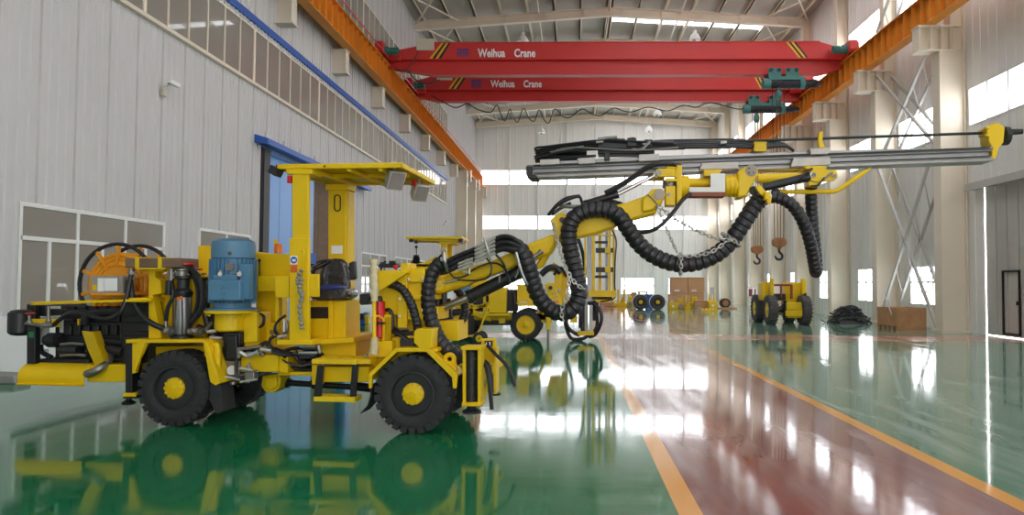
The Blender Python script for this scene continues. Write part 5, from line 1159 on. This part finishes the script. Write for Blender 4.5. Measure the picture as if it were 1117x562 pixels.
# ================================================================== second drilling jumbo
S = Frame(G(573, 372), (1, 0)); TS = .7
jum2 = thing('drilling_jumbo', 'distant yellow drilling rig with upright mast, partly behind the front rig', 'drilling machine', S.o, S.rz)
P2 = lambda n, m, pcs, bevel=.006: part(S, jum2, n, m, pcs, bevel)
w0 = S.q(573.4, 355, 0)
for sx in (573.4, 500):
    c = S.q(sx, 355, 0)
    wheel_set(jum2, (c.x, 0, 0), .43, .32, .24, .1, rimm='yellow', hubm='yellow'); wheel_set(jum2, (c.x, 1.25, 0), .43, .32, .24, .1, near=False, rimm='yellow')
P2('chassis', 'yellow', [(R4(505, 342, 600, 349), .3, 1.3), (R4(440, 338, 510, 346), .3, 1.3), ([(505, 340), (512, 336), (535, 346), (535, 351)], .2, .26), (R4(544, 347, 551, 353), .2, .6), (R4(586, 340, 602, 352), .3, 1.2), (R4(500, 349, 560, 353), .5, 1.1)], .01)
P2('chassis_underside', 'black', [(R4(496, 350, 566, 355), .45, 1.15)])
P2('engine_cover', 'yellow', [(R4(533, 314, 552, 341.5), .05, .9), (R4(531, 342, 556, 345), .05, .9), (R4(564, 311, 577, 329), .2, .9), ([(563, 330), (566, 334), (586, 334), (592, 344), (595, 343), (588, 331)], .0, .35), (R4(576, 326, 588, 334), .1, .9), (R4(512, 305, 532, 318), .8, 1.3), (R4(498, 316, 508, 338), .6, 1.2)], .012)
P2('engine_block', 'dark', [(R4(509, 318, 533, 340), .4, 1.0), (R4(552, 316, 564, 340), .4, 1.0), (R4(577, 306, 590, 326), .5, 1.0)], .02)
t2_ = [([(508, 322, .3), (520, 318, .3), (533, 322, .3)], .04), ([(506, 330, .3), (520, 334, .25), (533, 330, .3)], .035)]
tubes('engine_pipe', 'steel', t2_, root=jum2, fr=S)
P2('stay_bar', 'yellow', [([(508, 338), (533, 330), (533, 332.5), (508, 341)], .2, .25), (R4(513, 322, 516, 345), .2, .25), (R4(496, 333, 533, 335.5), .2, .26), (R4(527, 318, 530, 345), .2, .25)])
P2('hood', 'yellow', [(R4(443, 288, 470, 340), .3, 1.2), ([(470, 296), (505, 296), (505, 312), (470, 312)], .5, 1.2)], .012)
c = S.q(507, 318, .5); MB().lathe([(0, .2), (.04, .2), (.05, .17), (.3, .17), (.34, .1)], c, (0, 0, 1), 20).build('electric_motor', 'bluem', jum2)
P2('canopy_post', 'yellow', [(R4(481, 262, 487, 300), .3, .45), (R4(487, 262, 493, 300), 1.0, 1.2), (R4(479, 263, 497, 266), .25, 1.2)])
P2('canopy', 'yellow', [([(443, 258), (504, 258), (504, 261), (443, 260.5)], .1, 1.3), ([(446, 260), (503, 261), (500, 264), (448, 262.5)], .2, 1.2)], .01)
P2('canopy_lamp', 'black', [(R4(446, 261, 450, 264), .1, .25), (R4(452, 262, 455, 265.5), .1, .25), (R4(500, 260, 504.5, 264), .1, .3)])
mb = MB(); c = S.q(454, 288, .4); k_ = S.m(1, .4)
for i in range(4): mb.lathe([(i*2.4*k_, 5.4*k_-i*.014), ((i*2.4+1.2)*k_, 4.2*k_-i*.014), ((i*2.4+2.4)*k_, 5.2*k_-i*.016)], c, (0, 0, 1), 16)
mb.cyl(c+Vector((0, 0, 8*k_)), c+Vector((0, 0, 17*k_)), .012, seg=6); mb.sphere(c+Vector((0, 0, 18.5*k_)), 1.7*k_); mb.build('joystick', 'black', jum2)
P2('control_deck', 'yellow', [([(440, 287), (462, 287), (474, 280), (480, 281), (466, 291), (440, 291)], .3, .7)])
P2('link_plate', 'yellow', [([(594, 311), (598, 308.5), (604, 309), (613, 330), (611, 336), (601, 335)], .05, .1), (R4(605, 295, 613, 332), .3, .7), (R4(613, 296, 620, 334), .5, .9), ([(596, 296), (604, 286), (616, 294), (622, 300), (606, 297)], .4, .8)], .01)
mb = MB().cyl(S.q(600.5, 314, .0), S.q(600.5, 314, .06), 2.2*k_, seg=16); mb.build('link_hole', 'dark', jum2)
mb = MB()
for x, y in ((603, 321), (606, 320), (604.5, 325), (607.5, 324)): mb.cyl(S.q(x, y, .03), S.q(x, y, .05), .02, seg=8)
mb.cyl(S.q(610, 317, .25), S.q(610, 317, .3), 2*k_, seg=14); mb.build('link_bolt', 'steel', jum2)
P2('caution_label', 'amber', [(R4(602.5, 328, 609, 333), .04, .05)], 0)
J2 = P2('support_jack', 'yellow', [(R4(595.5, 346, 600.5, 360), .1, .3)], .01)
mb = MB().cyl(S.q(598, 360, .2), S.q(598, 374, .2), .035); mb.lathe([(0, .14), (.02, .14), (.06, .04)], S.q(598, 376.5, .2), (0, 0, 1), 18); mb.build('jack_foot', 'steel', J2)
t2 = lambda n, m, lst: tubes(n, m, lst, root=jum2, fr=S)
t2('boom_hose', 'hose', [([(590, 300, .3), (598, 293, .3), (606, 292, .3), (612, 298, .3)], .09)])
t2('rig_hose', 'hose', [([(560, 320, .2), (562, 335, .2), (560, 350, .3)], .06), ([(621, 305, .4), (625, 325, .3), (618, 350, .2), (622, 360, .2), (632, 366, .25)], .05), ([(616, 350, .3), (622, 368, .2), (634, 370, .2), (642, 366, .2)], .05), ([(645, 330, .2), (654, 338, .1), (656, 350, .1), (650, 364, .2), (642, 368, .2)], .05), ([(642, 330, .3), (650, 340, .2), (651, 356, .2), (644, 368, .2)], .05), ([(638, 330, .4), (634, 345, .4), (636, 362, .3)], .06), ([(604, 300, .3), (612, 292, .3), (618, 302, .3)], .04)])
# its upright feed mast
mb = MB()
for x0, x1, tt in ((637.4, 639.3, .3), (646, 649, .2), (653, 656, .35), (663.6, 666.3, .2), (668.3, 670.8, .35)): S.slab(mb, R4(x0, 238, x1, 322), tt, tt+.06)
S.slab(mb, R4(642, 317, 672, 324), .1, .6); S.slab(mb, R4(650, 325, 664, 330), .2, .5)
for y in (273, 294): S.slab(mb, R4(660, y-3, 666, y+3), .15, .45)
for y in (256, 317): S.slab(mb, R4(646, y, 671, y+1.2), .22, .38)
mb.build('mast_frame', 'yellow', jum2, .006)
P2('mast_rail', 'alu', [(R4(640.5, 236, 645.5, 330), .3, .5), (R4(660.5, 240, 663, 318), .42, .5)])
P2('guide_rail', 'lattice', [(R4(637.7, 328, 641.6, 364), .3, .5), (R4(642.6, 333, 646.5, 362), .15, .25)])
P2('drill_body', 'dark', [(R4(631, 334, 638, 358), .35, .6), (R4(646.5, 328, 653, 350), .3, .5)], .02)
P2('mast_collar', 'black', [(R4(650, 270.5, 669, 275.5), .2, .44), (R4(650, 291.5, 669, 297), .2, .44), (R4(648.6, 263, 663, 265.5), .25, .44), (R4(649, 300.5, 663, 303.5), .25, .44), (R4(646, 324, 668, 327), .2, .5)])
P2('mast_foot', 'yellow', [(R4(630, 361.5, 648, 366), .15, .5), (R4(622, 345, 630, 352), .4, .7)], .01)
t2('mast_cable', 'black', [([(667, 250, .2), (672, 262, .15), (671, 285, .2), (670.5, 310, .2), (671, 324, .2), (662, 328, .2), (655, 329, .2)], .02), ([(628, 252, .4), (636, 278, .4), (638, 300, .4)], .05)])
# ================================================================== hand cart
HC = Frame(G(522, 376.5), (1, 0))
cart = thing('hand_truck', 'small yellow two-wheeled hand truck behind the front rig', 'hand truck', HC.o, 0)
for y in (0.0, .42):
    c = HC.q(522.5, 370.5, 0); mb = MB().lathe([(0, .09), (0, .15), (.01, .165), (.07, .165), (.08, .15), (.08, .09)], (c.x, y, .165), (0, 1, 0), 28, closed=True); wt = mb.build('wheel', 'rubber', cart)
    MB().lathe([(.01, .09), (.005, .04), (.03, .03), (.03, .001)], (c.x, y, .165), (0, 1, 0), 18).build('hub', 'yellow', wt)
cx_ = HC.q(522.5, 370, 0).x
MB().cyl((cx_, 0, .165), (cx_, .5, .165), .02).build('axle', 'black', cart)
mb = MB()
for y in (.12, .38): mb.tube(HC.path([(521, 366, y), (527, 350, y), (533, 333, y), (536, 329, y)]), .025, 8); mb.tube(HC.path([(500, 367, y), (522, 366.5, y)]), .022, 8)
for px, py in ((524, 358), (529, 345), (534.5, 331), (502, 367), (512, 367)): a = HC.q(px, py, .12); b = HC.q(px, py, .12); b.y = .38; mb.cyl(a, b, .018, seg=8)
mb.build('cart_frame', 'yellow', cart)
# ================================================================== wheeled chassis by the right-hand columns
gx = G(848, 355); KF = Frame(gx, (1, 0)); kx = lambda px, t=0: KF.q(px, 330, t).x
cha = thing('tractor_chassis', 'yellow bare tractor chassis on four tall dusty wheels', 'chassis', KF.o, 0)
M['tyred'] = mat('dusty_tyre', srgb(84, 82, 82), .85, var=.3, vscale=6)
Rk, Wk = .57, .36
def kwheel(x, y, flip):
    t = MB().lathe([(0.02, .3), (0, .4), (.02, .52), (.06, .56), (.3, .56), (.34, .52), (.36, .4), (.34, .3)], (x, y, Rk), (1, 0, 0), 36, closed=True)
    for k in range(22):
        a = 2*PI*k/22; t.box((x+.18, y+math.sin(a)*.56, Rk+math.cos(a)*.56), (.34, .07, .03), rx=-a)
    o = t.build('wheel', 'tyred', cha); MB().lathe([(.04, .31), (.1, .28), (.12, .12), (.0, .1), (-.02, .02)] if not flip else [(.32, .31), (.26, .28), (.24, .12), (.36, .1), (.38, .02)], (x, y, Rk), (1, 0, 0), 24).build('hub', 'yellow', o)
xa, xb = kx(840), kx(877)
for y in (.57, 2.5): kwheel(xa, y, False); kwheel(xb, y, True)
q3 = KF.q
mb = MB(); yc = .35
KF.slab(mb, R4(858, 330, 884.5, 339), .3, .7); KF.slab(mb, R4(857, 339, 885, 345), .2, 2.6); KF.slab(mb, [(858, 330), (866, 330), (872, 338), (858, 338)], .2, .3); KF.slab(mb, R4(857, 345, 885, 347), .3, .5)
mb.build('chassis_frame', 'yellow', cha, .02)
part(KF, cha, 'side_tank', 'yellow', [(R4(856, 308.5, 874, 332), 1.2, 1.6), (R4(831, 308, 840.5, 328), 1.6, 2.2)], .03)
part(KF, cha, 'fender_post', 'yellow', [(R4(840.5, 304, 844.3, 330), .9, 1.1), (R4(875, 304, 879.3, 322), .9, 1.1), (R4(855, 306, 857, 330), 1.6, 1.7)], .01)
tubes('tow_bar', 'redbrown', [([(844, 311, 1.0), (864, 311, 1.0)], .045), ([(852, 311, 1.0), (852, 325, 1.0)], .04), ([(863.5, 311, 1.0), (863.5, 326, 1.0)], .05)], root=cha, fr=KF, n=1)
part(KF, cha, 'hitch_block', 'black', [(R4(843, 320.5, 858, 328), 1.2, 1.6), (R4(876, 319.5, 880, 328), .9, 1.2)], .02)
mb = MB().cyl(q3(856.5, 328, .3), q3(856.5, 348, .3), .07); mb.cyl((xa+.2, .57, Rk), (xb+.2, .57, Rk), .09); mb.cyl((xa+.2, 2.5, Rk), (xb+.2, 2.5, Rk), .09); mb.build('axle', 'black', cha)
# ================================================================== crate and scrap by the right-hand wall
pa, pb, pc_ = G(983.5, 360), G(959.5, 357.3), G(1007, 358.5)
e1 = (pb-pa); e2 = Vector((-e1.y, e1.x, 0)); e2 = e2 if e2.x > 0 else -e2
e1 = e1.normalized()*1.25; e2 = e2.normalized()*1.1
cr_ = thing('wooden_crate', 'open brown plywood crate on a pallet at the foot of lattice bracing', 'crate', (pa.x-.15, pa.y, 0), 0)
def qd(u, v, z): return Vector((0, 0, z))+e1*u+e2*v
for nm, (u0, u1, v0, v1) in {'side_panel': (0, 1, 0, .02), 'side_panel.': (0, 1, .98, 1), 'end_panel': (0, .018, .02, .98), 'end_panel.': (.982, 1, .02, .98), 'crate_floor': (.02, .98, .02, .98)}.items():
    zt_ = .78 if 'floor' not in nm else .18
    MB().loft([qd(u0, v0, .12), qd(u1, v0, .12), qd(u1, v1, .12), qd(u0, v1, .12)], [qd(u0, v0, zt_), qd(u1, v0, zt_), qd(u1, v1, zt_), qd(u0, v1, zt_)]).build(nm.strip('.'), 'crate', cr_, .004)
for i in range(5):
    u = i*.23; MB().loft([qd(u, 0, 0), qd(u+.08, 0, 0), qd(u+.08, 1, 0), qd(u, 1, 0)], [qd(u, 0, .12), qd(u+.08, 0, .12), qd(u+.08, 1, .12), qd(u, 1, .12)]).build('pallet_runner', 'crate', cr_)
a, b = onY(975, 335, pa.y+.3), onY(964.5, 321, pa.y+.5)
tag(MB().cyl(a-Vector((0, 0, .5)), b, .02, seg=8).build('pole', 'white'), 'thin white stick standing tilted in the open plywood crate', 'stick')
g0 = G(930, 353.5); random.seed(3)
mb = MB()
rows = []
for i in range(15):
    row = []
    for j in range(11):
        u, v = (i/14-.5)*1.3, (j/10-.5)*1.1
        e = max(0, 1-(u/.65)**2)*max(0, 1-(v/.55)**2); row.append(Vector((g0.x+u, g0.y+.45+v, .005+.5*e**.8+random.uniform(0, .08)*(e > .02))))
    rows.append(row)
mb.sheet(rows, -.004, (0, 0, 1))
for i in range(220):
    u = random.gauss(0, .3); v = random.gauss(.4, .25)
    e = max(0, 1-(u/.68)**2)*max(0, 1-((v-.45)/.6)**2); zc = .03+.56*e*random.uniform(.75, 1.15)
    a = random.uniform(0, PI); l = random.uniform(.1, .32); d = Vector((math.cos(a)*l, math.sin(a)*l*.6, random.uniform(-.1, .1)))
    c = Vector((g0.x+u, g0.y+v, zc)); mb.tube(smoothpath([c-d, c+Vector((random.uniform(-.1, .1), 0, random.uniform(0, .08))), c+d], 3), random.uniform(.015, .04), 6)
for v in mb.bm.verts: v.co.z = max(.002, v.co.z)
mb.build('scrap_hose_heap', 'hose')['kind'] = 'stuff'
tag(bpy.data.objects['scrap_hose_heap'], 'black heap of scrap hoses and plastic on the floor beneath a window', 'heap')
# ================================================================== stock along the back wall
def box_thing(name, lab, cat, px0, px1, ytop, ybase, m, depth=.6, group=None, base=None, lid=None, bev=.02, build=None, yg=None):
    g = G((px0+px1)/2, yg or ybase)
    if yg: z0 = (yg-ybase)*g.y/FPX+.002
    else: z0 = 0
    k = g.y/FPX; w_ = (px1-px0)*k; h_ = (ybase-ytop)*k
    r = thing(name, lab, cat, (g.x, g.y, z0), 0, group)
    if build: build(r, w_, h_, depth)
    else:
        o = MB().span((-w_/2, 0, 0), (w_/2, depth, h_)).build('body', m, r, bev)
        if lid: MB().span((-w_*.12, -.004, h_*.3), (w_*.12, .001, h_*.6)).build('paper_label', 'paper', r)
    return r
def carton(r, w_, h_, d):
    MB().span((-w_/2, 0, 0), (w_/2, d, h_)).build('box_body', 'carton', r, .01)
    MB().span((-w_/2+.02, -.012, h_-.1), (w_/2-.02, 0, h_-.04)).build('tape_strip', 'crate', r)
    MB().span((-w_*.3, -.008, .05*h_), (w_*.0, .0, .16*h_)).build('paper_label', 'paper', r)
def bracketb(r, w_, h_, d):
    MB().span((-w_/2, 0, 0), (w_/2, d, h_*.2)).build('base_plate', 'yellow', r, .01)
    for x in (-.3, .18): MB().span((w_*x, .1, h_*.2), (w_*(x+.16), d-.1, h_)).build('upright', 'yellow', r, .01)
    MB().prism([(-w_*.14, .2, h_*.2), (w_*.18, .2, h_*.2), (w_*.18, .2, h_*.6)], (0, .06, 0)).build('gusset', 'yellow', r)
def machined(r, w_, h_, d):
    MB().span((-w_/2, 0, 0), (w_/2, d, h_*.55)).build('housing', 'yellow', r, .03)
    MB().span((-w_*.3, .1, h_*.55), (w_*.35, d-.1, h_)).build('cover', 'yellow', r, .03)
    MB().cyl((0, -.06, h_*.3), (0, 0.02, h_*.3), h_*.2, seg=16).build('flange', 'steel', r)
def gantry(r, w_, h_, d):
    for s_ in (-1, 1): MB().span((s_*w_*.5-.05, 0, 0), (s_*w_*.5+.05, .1, h_)).build('upright', 'yellow', r)
    MB().span((-w_*.5, 0, h_-.1), (w_*.5, .1, h_)).build('crossbar', 'yellow', r)
def rack(r, w_, h_, d):
    MB().span((-w_/2, 0, 0), (w_/2, d, h_*.12)).build('pallet', 'yellow', r)
    for i in range(4): MB().cyl((-w_*.4+i*w_*.26, .1, h_*.12), (-w_*.4+i*w_*.26, d-.1, h_*.12+.02), h_*.42, seg=14).build('casting', 'yellow', r)
big = 'large brown cartons stacked at the back wall'
YBS = 339.0
box_thing('cardboard_carton', 'large brown carton on top of the stack, the one beside the window', 'carton', 732.5, 750, 303, 319, 'carton', 1.0, big, build=carton, yg=335.5)
box_thing('cardboard_carton', 'large brown carton on top of the stack, the one beside the cream columns', 'carton', 751, 768.5, 303, 319, 'carton', 1.0, big, build=carton, yg=335.5)
box_thing('cardboard_carton', 'lower brown carton under the large one beside the window', 'carton', 733, 750, 319, 335.5, 'carton', 1.0, big, build=carton)
box_thing('cardboard_carton', 'lower brown carton under the large one beside the cream columns', 'carton', 751, 768, 319, 335.5, 'carton', 1.0, big, build=carton)
box_thing('cardboard_carton', 'darker medium brown carton standing on a low yellow block', 'carton', 730, 739, 321, 329.8, 'wood', .5, None, build=carton, yg=337.6)
box_thing('cardboard_carton', 'small pinkish carton behind the first upright wheel', 'carton', 688.5, 694.5, 319, 334.5, 'carton', .4, None, build=carton)
box_thing('cardboard_carton', 'low brown carton lying beside the foot of the upright mast', 'carton', 654, 664, 327.5, 334.5, 'carton', .5, None, build=carton)
box_thing('cardboard_carton', 'long reddish-brown carton among the yellow castings', 'carton', 758.5, 772.5, 328, 337, 'carton', .4, None, build=carton)
yb = 'yellow machine parts stored at the back wall'
box_thing('steel_block', 'low square yellow block beneath the darker carton', 'machine part', 729.7, 739, 330, 337.6, 'yellow', .6, yb, lid=1)
box_thing('steel_bracket', 'yellow bracket with two tall prongs left of the upright wheels', 'machine part', 671, 684, 316, 334.5, 'yellow', .6, yb, build=bracketb)
box_thing('gear_housing', 'stubby yellow housing lying next to the upright mast', 'machine part', 664.3, 670.7, 325, 334.5, 'yellow', .6, yb, build=machined)
box_thing('gear_housing', 'yellow housing between the tall pronged bracket and the first wheel', 'machine part', 684.6, 690.2, 323, 335.5, 'yellow', .5, yb, build=machined)
box_thing('gear_housing', 'yellow housing standing right of the low square block', 'machine part', 739.4, 745.9, 325.5, 337.5, 'yellow', .5, yb, build=machined)
box_thing('steel_bracket', 'yellow double bracket in front of the stacked brown cartons', 'machine part', 747.2, 753.5, 322.5, 337.8, 'yellow', .5, yb, build=bracketb)
box_thing('gear_housing', 'wide yellow housing in front of the lower brown cartons', 'machine part', 753.8, 762, 324, 336.6, 'yellow', .4, yb, build=machined)
box_thing('steel_block', 'yellow cabinet-like block below the pale grey panel', 'machine part', 773, 782.5, 328.5, 337.5, 'yellow', .6, yb, lid=1)
box_thing('steel_bracket', 'yellow bracket with uprights standing behind the cabinet-like block', 'machine part', 771.5, 781.5, 321, 336.2, 'yellow', .3, yb, build=bracketb)
box_thing('casting_pallet', 'low pallet of small yellow castings at the front edge of the stock', 'pallet', 766.5, 781.5, 335, 339.2, 'yellow', .5, yb, build=rack)
box_thing('goalpost_stand', 'slim yellow goalpost frame behind and between the two upright wheels', 'frame', 697.5, 705, 318, 334, 'yellow', .1, yb, build=gantry)
box_thing('display_board', 'upright pale grey panel behind the yellow cabinet-like block', 'panel', 775, 779.3, 313.5, 334.5, 'lattice', .08, None, lid=1)
for px, lab in ((699, 'upright dark wheel with yellow hub, the one beside the yellow housings'), (717.7, 'upright dark wheel with yellow hub, the one next to the low square block')):
    g = G(px, 338); k = g.y/FPX; r = thing('spare_wheel', lab, 'wheel', g, 0, 'spare wheels at the back wall')
    Rw = 8.2*k; o = tyre_mesh(Rw, .4, 40, 20).build('tyre', 'tyred', r)
    MB().lathe([(.04, Rw*.58), (.08, Rw*.5), (.08, .001)], (0, 0, Rw), (0, 1, 0), 30).build('rim', 'dark', r); MB().lathe([(.1, Rw*.28), (-.02, Rw*.26), (-.04, Rw*.2), (-.04, .001)], (0, 0, Rw), (0, 1, 0), 24).build('hub', 'yellow', r)
    MB().lathe([(.3, Rw*.99), (.31, Rw*1.06), (.5, Rw*1.06), (.52, Rw*.9)], (0, 0, Rw*1.0), (0, 1, 0), 32).build('plastic_wrap', 'paper', r)
g = G(708, 335.5); r = thing('drum', 'small blue drum glimpsed between the two upright wheels', 'drum', g, 0)
MB().lathe([(0, .26), (.02, .28), (.3, .27), (.31, .285), (.6, .27), (.61, .285), (.85, .28), (.86, .26)], (0, 0, 0), (0, 0, 1), 24).build('barrel', 'blues', r); MB().lathe([(.86, .25), (.84, .24), (.84, .001)], (0, 0, 0), (0, 0, 1), 24).build('lid', 'bluem', r)
g = G(791.5, 337); k = g.y/FPX; r = thing('rope_coil', 'dark coil with brown core on a thin pallet by the cream columns', 'coil', g, 0)
MB().span((-.7, -.1, 0), (.7, .6, .09)).build('pallet', 'crate', r)
mb = MB()
for i in range(5):
    y = .02+i*.1; mb.tube([(.27*math.cos(2*PI*k_/24), y, .37+.24*math.sin(2*PI*k_/24)) for k_ in range(24)], .06, 8, closed=True)
mb.build('coil', 'hose', r); MB().cyl((0, -.02, .37), (0, .5, .37), .2, seg=20).build('core', 'rust', r)
# small pump unit by the left-hand wall, and the concrete block
g = G(392, 354); k = g.y/FPX
r = thing('pump_unit', 'small blue pump set on the floor below the far clad-wall windows', 'pump', g, 0)
MB().span((-.3, 0, 0), (.2, .5, .14)).build('base', 'blues', r, .02); mb = MB().cyl((-.18, .25, .28), (.1, .25, .28), .12, seg=18); mb.span((-.16, .15, .14), (.06, .35, .2)); mb.build('motor', 'dark', r)
MB().span((.1, .1, .14), (.28, .4, .44)).build('tank', 'bluem', r, .03); MB().span((.2, 0, .0), (.34, .3, .34)).build('guard', 'yellow', r, .02)
g = G(8, 419); tag(MB().prism([(g.x-.5, g.y, 0), (g.x+.12, g.y, 0), (g.x+.1, g.y, .13), (g.x-.5, g.y, .15)], (0, .35, 0)).build('concrete_block', 'concrete', None, .02), 'grey concrete block on the floor at the foot of the white plaster wall', 'block')
vs = sc.view_settings; vs.view_transform = 'Standard'; vs.look = 'None'; vs.gamma = 1; vs.use_curve_mapping = False; vs.exposure = EXPOSURE
sc.cycles.use_denoising = True; sc.cycles.max_bounces = 10; sc.cycles.diffuse_bounces = 6; sc.cycles.transparent_max_bounces = 16; sc.cycles.glossy_bounces = 4
sc.cycles.sample_clamp_indirect = 6; sc.cycles.caustics_reflective = False; sc.cycles.caustics_refractive = False
